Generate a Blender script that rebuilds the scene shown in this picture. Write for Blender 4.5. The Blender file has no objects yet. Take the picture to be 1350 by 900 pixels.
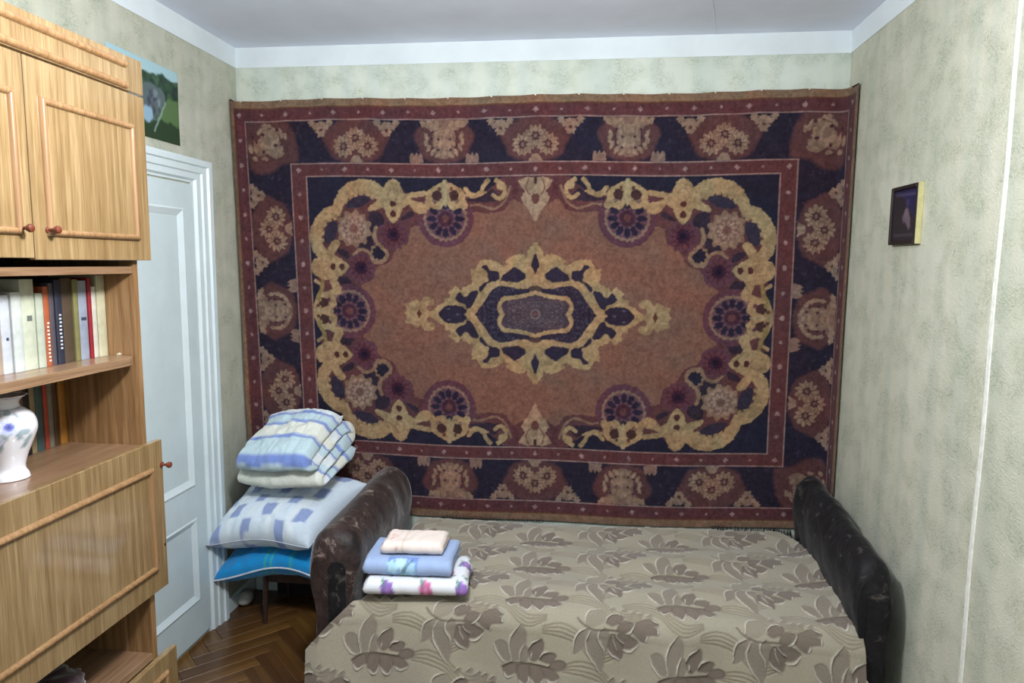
import bpy, math, random
import numpy as np
from mathutils import Matrix, Vector
random.seed(7)
RS = np.random.RandomState(11)
COL = bpy.context.scene.collection
SC = bpy.context.scene

# ------------------------------------------------------------ camera
W, H = 2.79, 2.680
CAMP = (1.7082, -3.2383, 1.6827)
R_ = Vector((0.99321544, 0.11599357, 0.00828119))
U_ = Vector((-0.02129775, 0.11143315, 0.99354369))
F_ = Vector((-0.11432187, 0.9869793, -0.11314753))
cd = bpy.data.cameras.new('camera')
cam = bpy.data.objects.new('camera', cd)
COL.objects.link(cam)
M_ = Matrix.Identity(4)
for i in range(3):
    M_[i][0] = R_[i]; M_[i][1] = U_[i]; M_[i][2] = -F_[i]; M_[i][3] = CAMP[i]
cam.matrix_world = M_
cd.sensor_width = 36.0
cd.lens = 912.72 / 1350 * 36.0
cd.clip_start = 0.05
SC.camera = cam
# ------------------------------------------------------------ light
SC.view_settings.view_transform = 'Standard'
SC.view_settings.look = 'None'
SC.view_settings.exposure = 0.0
SC.view_settings.gamma = 1.0
SC.view_settings.use_curve_mapping = False
wd = bpy.data.worlds.new('world'); SC.world = wd; wd.use_nodes = True
wd.node_tree.nodes['Background'].inputs[0].default_value = (.62, .72, .88, 1)
wd.node_tree.nodes['Background'].inputs[1].default_value = .3

def light(name, kind, loc, energy, color, size=.3, rot=(0, 0, 0), sy=None):
    l = bpy.data.lights.new(name, kind); l.energy = energy; l.color = color
    if kind == 'AREA':
        l.shape = 'RECTANGLE'; l.size = size; l.size_y = sy or size
    elif kind == 'POINT':
        l.shadow_soft_size = size
    o = bpy.data.objects.new(name, l); o.location = loc; o.rotation_euler = rot
    COL.objects.link(o); return o
# the ceiling lamp of the room (behind the camera's upper edge) and an added soft fill light at the rear; no window is built there
light('ceiling_lamp_light', 'POINT', (1.32, -1.97, 2.27), 112, (.95, .98, 1.0), .10)
light('rear_fill_light', 'AREA', (1.4, -4.9, 1.55), 14, (.84, .92, 1.0), 1.9, (math.radians(90), 0, 0), 1.5)

# ------------------------------------------------------------ helpers
def lin(c):
    c = np.asarray(c, dtype=np.float64) / 255.0
    return np.where(c <= .04045, c / 12.92, ((c + .055) / 1.055) ** 2.4)

def L4(c):
    v = lin(c); return (float(v[0]), float(v[1]), float(v[2]), 1.0)

def link(o, parent=None):
    COL.objects.link(o)
    if parent is not None: o.parent = parent
    return o

def tag(o, label=None, cat=None, group=None, kind=None):
    if label: o['label'] = label
    if cat: o['category'] = cat
    if group: o['group'] = group
    if kind: o['kind'] = kind
    return o

def empty(name, loc=(0, 0, 0), rz=0):
    o = bpy.data.objects.new(name, None); o.location = loc; o.rotation_euler = (0, 0, rz)
    o.empty_display_size = .05
    return link(o)

def mesh_obj(name, V, Fc, mat=None, parent=None, smooth=False, cols=None, uvs=None):
    me = bpy.data.meshes.new(name)
    V = np.asarray(V, dtype=np.float32)
    if isinstance(Fc, np.ndarray) and Fc.ndim == 2:
        n, k = Fc.shape
        me.vertices.add(len(V)); me.vertices.foreach_set('co', V.ravel())
        me.loops.add(n * k); me.loops.foreach_set('vertex_index', Fc.astype(np.int32).ravel())
        me.polygons.add(n); me.polygons.foreach_set('loop_start', np.arange(0, n * k, k, dtype=np.int32))
        me.polygons.foreach_set('loop_total', np.full(n, k, dtype=np.int32))
        me.update(calc_edges=True)
    else:
        me.from_pydata(V.tolist(), [], [list(f) for f in Fc])
    if smooth:
        me.polygons.foreach_set('use_smooth', np.ones(len(me.polygons), dtype=bool))
    if cols is not None:
        ca = me.color_attributes.new('Col', 'FLOAT_COLOR', 'POINT')
        c4 = np.ones((len(V), 4), dtype=np.float32); c4[:, :3] = cols
        ca.data.foreach_set('color', c4.ravel())
    if mat: me.materials.append(mat)
    me.validate()
    o = bpy.data.objects.new(name, me)
    return link(o, parent)

class MB:
    """collects pieces of ONE object"""
    def __init__(s): s.v = []; s.f = []
    def add(s, V, Fc):
        b = len(s.v); s.v += [tuple(v) for v in V]; s.f += [tuple(i + b for i in f) for f in Fc]; return s
    def box(s, x0, x1, y0, y1, z0, z1, bev=0.0):
        if bev <= 0:
            V = [(x, y, z) for x in (x0, x1) for y in (y0, y1) for z in (z0, z1)]
            return s.add(V, [(0, 1, 3, 2), (4, 6, 7, 5), (0, 4, 5, 1), (2, 3, 7, 6), (0, 2, 6, 4), (1, 5, 7, 3)])
        # chamfered box
        b = bev; V = []; idx = {}
        X = (x0, x1); Y = (y0, y1); Z = (z0, z1); sg = (1, -1)
        for i in (0, 1):
            for j in (0, 1):
                for k in (0, 1):
                    for a in range(3):
                        p = [X[i] + sg[i] * b, Y[j] + sg[j] * b, Z[k] + sg[k] * b]
                        p[a] = (X[i], Y[j], Z[k])[a]
                        idx[(i, j, k, a)] = len(V); V.append(tuple(p))
        Fs = []
        q = lambda *t: Fs.append(tuple(idx[u] for u in t))
        for i in (0, 1): q((i, 0, 0, 0), (i, 1, 0, 0), (i, 1, 1, 0), (i, 0, 1, 0))
        for j in (0, 1): q((0, j, 0, 1), (1, j, 0, 1), (1, j, 1, 1), (0, j, 1, 1))
        for k in (0, 1): q((0, 0, k, 2), (1, 0, k, 2), (1, 1, k, 2), (0, 1, k, 2))
        for i in (0, 1):
            for j in (0, 1): q((i, j, 0, 0), (i, j, 1, 0), (i, j, 1, 1), (i, j, 0, 1))
        for i in (0, 1):
            for k in (0, 1): q((i, 0, k, 0), (i, 1, k, 0), (i, 1, k, 2), (i, 0, k, 2))
        for j in (0, 1):
            for k in (0, 1): q((0, j, k, 1), (1, j, k, 1), (1, j, k, 2), (0, j, k, 2))
        for i in (0, 1):
            for j in (0, 1):
                for k in (0, 1): q((i, j, k, 0), (i, j, k, 1), (i, j, k, 2))
        return s.add(V, Fs)
    def rings(s, rings, cap=True, closed=True):
        n = len(rings[0]); V = [p for r in rings for p in r]; Fs = []
        for a in range(len(rings) - 1):
            for b in range(n if closed else n - 1):
                c = (b + 1) % n
                Fs.append((a * n + b, a * n + c, (a + 1) * n + c, (a + 1) * n + b))
        if cap:
            Fs.append(tuple(range(n - 1, -1, -1))); Fs.append(tuple((len(rings) - 1) * n + i for i in range(n)))
        return s.add(V, Fs)
    def tube(s, pts, r, n=12):
        P = [Vector(p) for p in pts]; rs = r if isinstance(r, (list, tuple)) else [r] * len(P); out = []
        for i, p in enumerate(P):
            d = (P[min(i + 1, len(P) - 1)] - P[max(i - 1, 0)]).normalized()
            a = d.orthogonal().normalized() if i == 0 else (pa - d * pa.dot(d)).normalized()
            pa = a; b = d.cross(a)
            out.append([tuple(p + (a * math.cos(t) + b * math.sin(t)) * rs[i]) for t in [2 * math.pi * k / n for k in range(n)]])
        return s.rings(out)
    def build(s, name, mat, parent=None, smooth=False, fix=True):
        o = mesh_obj(name, s.v, s.f, mat, parent, smooth)
        if fix:
            import bmesh
            bm = bmesh.new(); bm.from_mesh(o.data); bmesh.ops.recalc_face_normals(bm, faces=bm.faces); bm.to_mesh(o.data); bm.free()
        if smooth:
            o.data.set_sharp_from_angle(angle=math.radians(42))
        return o

def grid_faces(nu, nv, wrap_u=False):
    """vertices index = j*nu+i"""
    iu = nu if wrap_u else nu - 1
    i, j = np.meshgrid(np.arange(iu), np.arange(nv - 1))
    a = j * nu + i; b = j * nu + (i + 1) % nu
    return np.stack([a, b, b + nu, a + nu], -1).reshape(-1, 4)

def vnoise(x, y, seed=0):
    """smooth value noise in [-1,1]"""
    xi = np.floor(x).astype(np.int64); yi = np.floor(y).astype(np.int64)
    fx = x - xi; fy = y - yi
    fx = fx * fx * (3 - 2 * fx); fy = fy * fy * (3 - 2 * fy)
    def h(a, b):
        n = (a * 374761393 + b * 668265263 + seed * 974634777) & 0xFFFFFFFF
        n = ((n ^ (n >> 13)) * 1274126177) & 0xFFFFFFFF
        return ((n ^ (n >> 16)) & 0xFFFF) / 32767.5 - 1.0
    return (h(xi, yi) * (1 - fx) + h(xi + 1, yi) * fx) * (1 - fy) + (h(xi, yi + 1) * (1 - fx) + h(xi + 1, yi + 1) * fx) * fy

def smooth_path(pts, n=6, closed=False):
    P = [np.array(p, float) for p in pts]; m = len(P); out = []
    rng = range(m if closed else m - 1)
    for i in rng:
        g = (lambda k: P[k % m]) if closed else (lambda k: P[max(0, min(m - 1, k))])
        p0, p1, p2, p3 = g(i - 1), g(i), g(i + 1), g(i + 2)
        for k in range(n):
            t = k / n
            out.append(.5 * ((2 * p1) + (-p0 + p2) * t + (2 * p0 - 5 * p1 + 4 * p2 - p3) * t * t + (-p0 + 3 * p1 - 3 * p2 + p3) * t ** 3))
    if not closed: out.append(P[-1])
    return out

class Canvas:
    """a woven or printed design: colours laid out in the cloth's own coordinates"""
    def __init__(s, X, Y, base, soft=.12):
        s.X = X; s.Y = Y; s.C = np.ones(X.shape + (3,)) * lin(base); s.soft = soft
    def blend(s, m, col, sl=None, a=1.0):
        m = (m * a)[..., None]
        if sl is None: s.C = s.C * (1 - m) + lin(col) * m
        else: s.C[sl] = s.C[sl] * (1 - m) + lin(col) * m
    def window(s, x0, x1, y0, y1):
        return np.nonzero((s.X > x0) & (s.X < x1) & (s.Y > y0) & (s.Y < y1))
    def sd(s, d, col, sl, a=1.0, soft=None):
        f = soft or s.soft
        s.blend(np.clip(.5 - d / (2 * f), 0, 1), col, sl, a)
    def disk(s, x, y, r, col, ry=None, ang=0, a=1.0, soft=None, teeth=0, tn=12, ph=0):
        ry = ry or r; R = max(r, ry) * 1.3 + 1
        sl = s.window(x - R, x + R, y - R, y + R)
        if len(sl[0]) == 0: return
        dx = s.X[sl] - x; dy = s.Y[sl] - y; c, q = math.cos(ang), math.sin(ang)
        u = (dx * c + dy * q) / r; v = (-dx * q + dy * c) / ry
        rr = np.hypot(u, v); lim = 1.0
        if teeth: lim = 1 + teeth * np.cos(tn * np.arctan2(v, u) + ph)
        s.sd((rr - lim) * min(r, ry), col, sl, a, soft)
    def ring(s, x, y, r, w, col, a=1.0, teeth=0, tn=12):
        sl = s.window(x - r - w - 1, x + r + w + 1, y - r - w - 1, y + r + w + 1)
        if len(sl[0]) == 0: return
        dx = s.X[sl] - x; dy = s.Y[sl] - y
        rr = np.hypot(dx, dy)
        if teeth: rr = rr / (1 + teeth * np.cos(tn * np.arctan2(dy, dx)))
        s.sd(np.abs(rr - r) - w / 2, col, sl, a)
    def poly(s, pts, col, curve=0, a=1.0, soft=None):
        if curve: pts = smooth_path(pts, curve, True)
        P = np.array(pts, float); m = 1.0
        sl = s.window(P[:, 0].min() - m, P[:, 0].max() + m, P[:, 1].min() - m, P[:, 1].max() + m)
        if len(sl[0]) == 0: return
        x = s.X[sl]; y = s.Y[sl]
        d2 = np.full(x.shape, 1e9); ins = np.zeros(x.shape, bool)
        for i in range(len(P)):
            ax, ay = P[i - 1]; bx, by = P[i]
            ex, ey = bx - ax, by - ay; L = ex * ex + ey * ey + 1e-12
            t = np.clip(((x - ax) * ex + (y - ay) * ey) / L, 0, 1)
            d2 = np.minimum(d2, (x - ax - t * ex) ** 2 + (y - ay - t * ey) ** 2)
            if ay != by:
                ins ^= ((ay > y) != (by > y)) & (x < (bx - ax) * (y - ay) / (by - ay) + ax)
        d = np.sqrt(d2); d = np.where(ins, -d, d)
        s.sd(d, col, sl, a, soft)
    def line(s, pts, w, col, curve=5, a=1.0, soft=None, taper=False):
        if curve and len(pts) > 2: pts = smooth_path(pts, curve)
        P = np.array(pts, float); m = w + 1.0
        sl = s.window(P[:, 0].min() - m, P[:, 0].max() + m, P[:, 1].min() - m, P[:, 1].max() + m)
        if len(sl[0]) == 0: return
        x = s.X[sl]; y = s.Y[sl]; d = np.full(x.shape, 1e9); n = len(P) - 1
        for i in range(n):
            ax, ay = P[i]; bx, by = P[i + 1]
            ex, ey = bx - ax, by - ay; L = ex * ex + ey * ey + 1e-12
            t = np.clip(((x - ax) * ex + (y - ay) * ey) / L, 0, 1)
            ww = w / 2
            if taper: ww = w / 2 * (.25 + .75 * np.sin(np.pi * (i + t) / n))
            d = np.minimum(d, np.sqrt((x - ax - t * ex) ** 2 + (y - ay - t * ey) ** 2) - ww)
        s.sd(d, col, sl, a, soft)

# ------------------------------------------------------------ materials
def nmat(name):
    m = bpy.data.materials.new(name); m.use_nodes = True
    nt = m.node_tree; b = nt.nodes['Principled BSDF']
    return m, nt, b
def N(nt, t, **k):
    n = nt.nodes.new(t)
    for a, v in k.items():
        if a in n.inputs: n.inputs[a].default_value = v
        else: setattr(n, a, v)
    return n
def coords(nt, scale=(1, 1, 1), gen='Object'):
    tc = N(nt, 'ShaderNodeTexCoord'); mp = N(nt, 'ShaderNodeMapping'); mp.inputs['Scale'].default_value = scale
    nt.links.new(tc.outputs[gen], mp.inputs['Vector']); return mp.outputs['Vector']
def noise(nt, vec, scale, detail=3, rough=.6, dist=0):
    n = N(nt, 'ShaderNodeTexNoise'); n.inputs['Scale'].default_value = scale; n.inputs['Detail'].default_value = detail
    n.inputs['Roughness'].default_value = rough; n.inputs['Distortion'].default_value = dist
    nt.links.new(vec, n.inputs['Vector']); return n.outputs[0]
def ramp(nt, fac, stops):
    r = N(nt, 'ShaderNodeValToRGB'); e = r.color_ramp.elements
    while len(e) < len(stops): e.new(.5)
    for i, (p, c) in enumerate(stops):
        e[i].position = p; e[i].color = L4(c)
    nt.links.new(fac, r.inputs[0]); return r.outputs[0]
def bump(nt, b, h, strength=.3, dist=.002):
    n = N(nt, 'ShaderNodeBump'); n.inputs['Strength'].default_value = strength; n.inputs['Distance'].default_value = dist
    nt.links.new(h, n.inputs['Height']); nt.links.new(n.outputs[0], b.inputs['Normal'])
def mix(nt, a, bb, fac=.5, mode='MULTIPLY'):
    m = N(nt, 'ShaderNodeMix', data_type='RGBA', blend_type=mode)
    for sock, v in ((m.inputs[6], a), (m.inputs[7], bb)):
        if isinstance(v, tuple): sock.default_value = v
        else: nt.links.new(v, sock)
    if isinstance(fac, (int, float)): m.inputs[0].default_value = fac
    else: nt.links.new(fac, m.inputs[0])
    return m.outputs[2]
def plain(name, c, rough=.6, spec=.4, metal=0, nscale=0, namp=.12, bumpy=0, coat=0, sheen=0):
    m, nt, b = nmat(name)
    b.inputs['Base Color'].default_value = L4(c); b.inputs['Roughness'].default_value = rough
    b.inputs['Specular IOR Level'].default_value = spec; b.inputs['Metallic'].default_value = metal
    b.inputs['Coat Weight'].default_value = coat; b.inputs['Sheen Weight'].default_value = sheen
    v = coords(nt); n = noise(nt, v, nscale or 30, 4)
    k = int(255 * (1 - namp))
    r = ramp(nt, n, [(.3, (k, k, k)), (.7, (255, 255, 255))])
    nt.links.new(mix(nt, L4(c), r, 1.0), b.inputs['Base Color'])
    if bumpy: bump(nt, b, n, bumpy)
    return m
def cloth(name, grain=260, amp=.16, rough=1.0, sheen=.3, bstr=.35, big=0, c=None):
    """cloth whose printed or woven colours sit on the vertices"""
    m, nt, b = nmat(name)
    v = coords(nt); n = noise(nt, v, grain, 2, .7)
    k = int(255 * (1 - amp))
    r = ramp(nt, n, [(.3, (k, k, k)), (.72, (255, 255, 255))])
    if c is None:
        at = N(nt, 'ShaderNodeAttribute', attribute_name='Col'); src = at.outputs['Color']
    else: src = L4(c)
    o = mix(nt, src, r, 1.0)
    if big:
        n2 = noise(nt, v, big, 3); r2 = ramp(nt, n2, [(.3, (215, 215, 215)), (.7, (255, 255, 255))]); o = mix(nt, o, r2, 1.0)
    nt.links.new(o, b.inputs['Base Color'])
    b.inputs['Roughness'].default_value = rough; b.inputs['Specular IOR Level'].default_value = .1
    b.inputs['Sheen Weight'].default_value = sheen; b.inputs['Sheen Roughness'].default_value = .5
    bump(nt, b, n, bstr, .002); return m
def wood(name, light_c, dark_c, axis='z', rough=.32, coat=.25, freq=46, pale=None):
    m, nt, b = nmat(name)
    s = {'z': (1, 1, .035), 'y': (1, .035, 1), 'x': (.035, 1, 1)}[axis]
    v = coords(nt, s)
    n1 = noise(nt, v, freq, 3, .55, .3); n2 = noise(nt, v, freq * 4.5, 2, .6)
    c1 = ramp(nt, n1, [(.32, dark_c), (.5, tuple((a + bb) // 2 for a, bb in zip(light_c, dark_c))), (.62, light_c)])
    c2 = ramp(nt, n2, [(.3, (205, 195, 180)), (.6, (255, 255, 255))])
    o = mix(nt, c1, c2, .8)
    nt.links.new(o, b.inputs['Base Color'])
    b.inputs['Roughness'].default_value = rough; b.inputs['Coat Weight'].default_value = coat; b.inputs['Coat Roughness'].default_value = .07
    b.inputs['Specular IOR Level'].default_value = .4
    bump(nt, b, n2, .05, .001); return m

def wallpaper(name, stripe_axis, base, alt, relief=.5):
    m, nt, b = nmat(name)
    v = coords(nt)
    sep = N(nt, 'ShaderNodeSeparateXYZ'); nt.links.new(v, sep.inputs[0])
    # soft vertical stripes wander along the wall
    sc = (14, 14, .5)
    vs = coords(nt, sc); st = noise(nt, vs, 1.0, 2, .5)
    cs = ramp(nt, st, [(.34, alt), (.62, base)])
    # clustered scribble ornament: short curls in vertical columns
    vo = coords(nt, (1, 1, 1.5)); n3 = noise(nt, vo, 42, 3, .6, 2.2)
    cl = noise(nt, v, 9, 2, .5)
    rl = ramp(nt, n3, [(.40, (214, 220, 214)), (.5, (255, 255, 255)), (.60, (226, 228, 222))])
    rc = ramp(nt, cl, [(.42, (0, 0, 0)), (.6, (255, 255, 255))])
    o = mix(nt, cs, rl, rc)
    mot = noise(nt, v, 2.2, 3); rm = ramp(nt, mot, [(.3, (238, 240, 236)), (.7, (255, 255, 255))])
    o = mix(nt, o, rm, 1.0)
    nt.links.new(o, b.inputs['Base Color'])
    b.inputs['Roughness'].default_value = .62; b.inputs['Specular IOR Level'].default_value = .35
    bump(nt, b, n3, relief, .004)
    return m

M = {}
M['wall_left'] = wallpaper('wallpaper_left', 'y', (202, 200, 184), (190, 191, 176))
M['wall_back'] = wallpaper('wallpaper_back', 'x', (214, 218, 206), (204, 212, 204))
M['wall_right'] = wallpaper('wallpaper_right', 'y', (207, 204, 186), (195, 197, 180), .9)
M['ceiling'] = plain('ceiling_whitewash', (234, 240, 255), .95, .1, nscale=1.4, namp=.07)
M['band'] = plain('whitewashed_band', (228, 236, 240), .9, .1, nscale=3, namp=.06)
M['paint'] = plain('white_gloss_paint', (212, 226, 228), .35, .45, nscale=5, namp=.05)
M['paint_light'] = plain('white_gloss_bevel', (222, 234, 236), .3, .5, nscale=5, namp=.04)
M['veneer'] = wood('striped_veneer', (158, 133, 95), (134, 108, 72), coat=.8, freq=62)
M['carcass'] = wood('carcass_veneer', (160, 124, 86), (130, 97, 62), rough=.38)
M['board'] = wood('brown_board', (150, 120, 92), (130, 100, 76), 'y', .3)
M['mould'] = wood('moulding_wood', (158, 124, 86), (142, 107, 72), 'z', .42, freq=30)
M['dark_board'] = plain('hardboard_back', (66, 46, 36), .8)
M['knob'] = plain('knob_lacquer', (112, 54, 36), .25, .6)
M['metal'] = plain('brass_metal', (150, 130, 96), .3, .5, .8)
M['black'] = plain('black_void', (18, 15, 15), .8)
M['steel'] = plain('nail_steel', (205, 200, 190), .35, .5, .6)

# ------------------------------------------------------------ the room
def struct(o): o['kind'] = 'structure'; return o
YR = -5.0
struct(MB().box(-.12, 0, YR, .12, -.02, H + .1).build('wall_left', M['wall_left']))
struct(MB().box(0, W, 0, .12, -.02, H + .1).build('wall_back', M['wall_back']))
struct(MB().box(W, W + .12, YR, .12, -.02, H + .1).build('wall_right', M['wall_right']))
struct(MB().box(-.12, W + .12, YR - .12, YR, -.02, H + .1).build('wall_rear', M['wall_back']))
struct(MB().box(0, W, YR, 0, H, H + .1).build('ceiling', M['ceiling']))
# whitewashed band round the top of the walls
b_ = .092
for nm, bx in (('trim_1', (0, W, -.003, 0, H - b_, H)), ('trim_2', (0, .003, YR, -.003, H - b_, H)), ('trim_3', (W - .003, W, YR, -.003, H - b_, H))):
    struct(MB().box(*bx).build(nm, M['band']))
# hairline joint across the ceiling slab
struct(MB().tube([(2.02, -1.0, H), (2.09, -.62, H), (2.16, -.3, H), (2.22, -.004, H)], .0022, 6).build('trim_4', M['band']))
# right wall: butt joints of the paper strips (bare white edge and overlap)
wp = plain('bare_paper_edge', (232, 232, 222), .7, .3, nscale=60, namp=.1)
pts = [(W, -1.212 - .018 * (z / 2.6) + .003 * math.sin(z * 9), z) for z in np.linspace(0.06, H - b_, 40)]
mb = MB(); rings = [[(W + .001, y - .011, z), (W - .0022, y - .0075, z), (W - .0022, y + .0075, z), (W + .001, y + .011, z)] for (_, y, z) in pts]
mb.rings(rings); struct(mb.build('trim_5', wp))
mb = MB(); rings = [[(W + .001, -1.203, z), (W - .0007, -1.202, z), (W - .0007, -.963, z), (W + .001, -.962, z)] for z in np.linspace(.06, H - b_, 12)]
mb.rings(rings); 
o = mb.build('wall_right_strip', M['wall_right']); o.name = 'trim_6'; struct(o)
for nm, bx in (('baseboard_right', (W - .018, W, YR, -.02, 0, .07)), ('baseboard_back', (.02, W - .02, -.018, 0, 0, .07)), ('baseboard_left', (0, .018, -.285, -.02, 0, .075))):
    struct(MB().box(*bx, bev=.004).build(nm, M['paint']))

# floor: base and herringbone parquet
fl = struct(MB().box(0, W, YR, 0, -.02, -.004).build('floor', plain('floor_joint', (62, 38, 20), .6)))
def parquet_mats():
    out = []
    for i, (a, b2) in enumerate([((118, 84, 42), (90, 60, 28)), ((104, 72, 38), (80, 52, 26)), ((132, 98, 48), (104, 72, 34)), ((92, 62, 34), (72, 46, 24))]):
        out.append(wood('parquet_oak_%d' % i, a, b2, 'x', .28, .3, 24))
    return out
PM = parquet_mats()
def plank_mesh(m, i, L=.36, w=.072):
    o = MB().box(-L / 2 + .0008, L / 2 - .0008, -w / 2 + .0008, w / 2 - .0008, -.004, 0, .0012).build('plank_src', m)
    me = o.data; bpy.data.objects.remove(o); me.name = 'plank_%d' % i; return me
PMESH = [plank_mesh(m, i) for i, m in enumerate(PM)]
w_, L_ = .072, .36
cnt = 0
s2 = math.sqrt(.5)
cells = []
for k in range(-70, 70):
    for j in range(-14, 14):
        # classic herringbone in a 45 degree frame
        bx, by = k * w_ + j * L_ , k * w_ - j * L_
        cells.append((bx + L_ / 2, by + w_ / 2, 0)); cells.append((bx + w_ / 2 , by + w_ + L_ / 2, 90))
seen = []
for (px, py, r) in cells:
    x = (px - py) * s2 + .1; y = (px + py) * s2 - 1.2
    if not (-.13 < x < W + .1 and -2.35 < y < .13): continue
    if cnt >= 296: break
    if x > 1.9 and y > -.8: continue
    ext = (L_ + w_) / 2 * s2
    if x < ext + .002 or x > W - ext or y > -ext - .002:
        pass
    o = bpy.data.objects.new('plank', PMESH[random.choice([0, 0, 1, 1, 2, 3])]); link(o, fl)
    o.location = (x, y, random.uniform(-.0004, .0004)); o.rotation_euler = (0, 0, math.radians(45 + r)); cnt += 1

# ------------------------------------------------------------ door in the left wall
door = empty('door_1', (0, -.42, 0)); door['kind'] = 'structure'
def pdoor(mb, name, mat, parent, off=(0, -.42, 0), smooth=False):
    o = mb.build(name, mat, parent, smooth); o.data.transform(Matrix.Translation((-off[0], -off[1], -off[2]))); return o
y0, y1 = -1.22, -.424
leaf = MB(); xs, xp = .010, .002
def panel_leaf():
    # stiles, rails and the recessed panels
    zr = [(.02, .19), (.565, .71), (1.895, 2.0)]
    for a, b2 in zr: leaf.box(0.0005, xs, y0 + .075, y1 - .075, a, b2)
    leaf.box(0.0005, xs, y1 - .075, y1, .02, 2.0, ); leaf.box(.0005, xs, y0, y0 + .075, .02, 2.0)
    leaf.box(.0002, xp, y0 + .075, y1 - .075, .19, .565); leaf.box(.0002, xp, y0 + .075, y1 - .075, .71, 1.895)
panel_leaf()
dl = pdoor(leaf, 'door_leaf', M['paint'], door)
for (za, zb) in ((.19, .565), (.71, 1.895)):
    ya, yb = y0 + .075, y1 - .075; t = .03
    def q(d, x): return [(x, ya + d, za + d), (x, yb - d, za + d), (x, yb - d, zb - d), (x, ya + d, zb - d)]
    mb = MB(); mb.rings([q(-.002, xs + .0015), q(.006, xs + .005), q(.012, xs + .002), q(t, xp + .001), q(t + .002, xp - .001)], cap=False)
    pdoor(mb, 'panel_moulding', M['paint_light'], dl)
# casing: stepped profile, mitred at the top
prof = [(0, 0), (.030, .0), (.034, .008), (.034, .034), (.026, .040), (.026, .072), (.019, .078), (.019, .108), (.008, .118), (.008, .129), (0, .129)]
cas = MB(); yi, zi = -.424, 2.008
ring = lambda f: [f(t, h) for h, t in [(p[0], p[1]) for p in prof]]
r0 = [(h, yi + (.129 - t), .0) for h, t in prof]
r1 = [(h, yi + (.129 - t), zi + (.10 - t * .10 / .129)) for h, t in prof]
r2 = [(h, y0 - .005 - (.129 - t), zi + (.10 - t * .10 / .129)) for h, t in prof]
r3 = [(h, y0 - .005 - (.129 - t), 0) for h, t in prof]
cas.rings([r0, r1, r2, r3])
pdoor(cas, 'door_casing', M['paint_light'], door)
tag(door, None)

# rounded white end of the pipe / skirting by the stool
bl = MB(); R0 = []
for a in np.linspace(0, math.pi, 9):
    rr = .034 * math.sin(a) + 1e-4; R0.append([(.045 + rr * math.cos(t), -.17 + .05 * math.cos(a), .036 + rr * math.sin(t)) for t in np.linspace(0, 2 * math.pi, 12, endpoint=False)])
bl.rings(R0); o = bl.build('rag_bundle', plain('white_rag', (206, 208, 200), .9), None, True)
tag(o, 'small rounded white cloth bundle on the floor against the left baseboard', 'cloth')

# ------------------------------------------------------------ poster on the left wall
def paint_poster():
    nu, nv = 130, 90
    u, v = np.meshgrid(np.linspace(0, 1, nu), np.linspace(0, 1, nv))   # u: 0 near camera .. 1 far end; v up
    X = u * 42; Y = v * 29
    X2 = X + vnoise(X * .5, Y * .5, 3) * .6; Y2 = Y + vnoise(X * .5, Y * .5, 4) * .6
    c = Canvas(X2, Y2, (58, 84, 50), .5)
    c.poly([(-2, 24), (20, 24.5), (30, 25), (44, 24), (44, 31), (-2, 31)], (168, 200, 208))
    c.poly([(-2, 22), (12, 25), (24, 23.5), (31, 26), (38, 24), (44, 26), (44, 19), (-2, 17)], (52, 72, 62), 4)
    for i in range(90):
        x, y = RS.rand() * 42, 15 + RS.rand() * 9
        c.disk(x, y, .6 + RS.rand() * 1.4, [(40, 62, 50), (62, 88, 66), (76, 104, 78), (34, 50, 48)][i % 4], a=.7)
    c.poly([(18, 19), (30, 20), (33, 16), (31, 8), (18, 6)], (92, 106, 108), 4)
    for i in range(26):
        c.disk(22 + RS.rand() * 9, 8 + RS.rand() * 10, .5 + RS.rand(), [(126, 142, 146), (60, 66, 78), (88, 92, 110)][i % 3], a=.8)
    c.poly([(24, 4), (32, 14), (35, 17), (44, 16), (44, 6), (34, 7)], (92, 118, 78), 3)
    c.poly([(20, 5), (30, 8), (44, 6), (44, -2), (10, -2)], (52, 70, 50), 3)
    c.line([(25, 3), (29, 9), (33, 15)], .5, (150, 176, 170))
    c.disk(21, 9, 3.2, (146, 176, 196)); c.disk(12, 8, 5, (90, 120, 70))
    V = np.stack([np.full(u.shape, .0022) + .001 * np.sin(v * 5 + u * 3), -.900 + .417 * u, 2.150 + .289 * v - 0 * u], -1).reshape(-1, 3)
    Fc = grid_faces(nu, nv)
    o = mesh_obj('landscape_poster', V, Fc, cloth('printed_paper', 400, .03, .35, 0, .02), None, True, c.C.reshape(-1, 3))
    sm = o.modifiers.new('thickness', 'SOLIDIFY'); sm.thickness = .0015; sm.offset = -1
    return o
tag(paint_poster(), 'green landscape poster with pale sky on the left wall above the door', 'poster')

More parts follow.
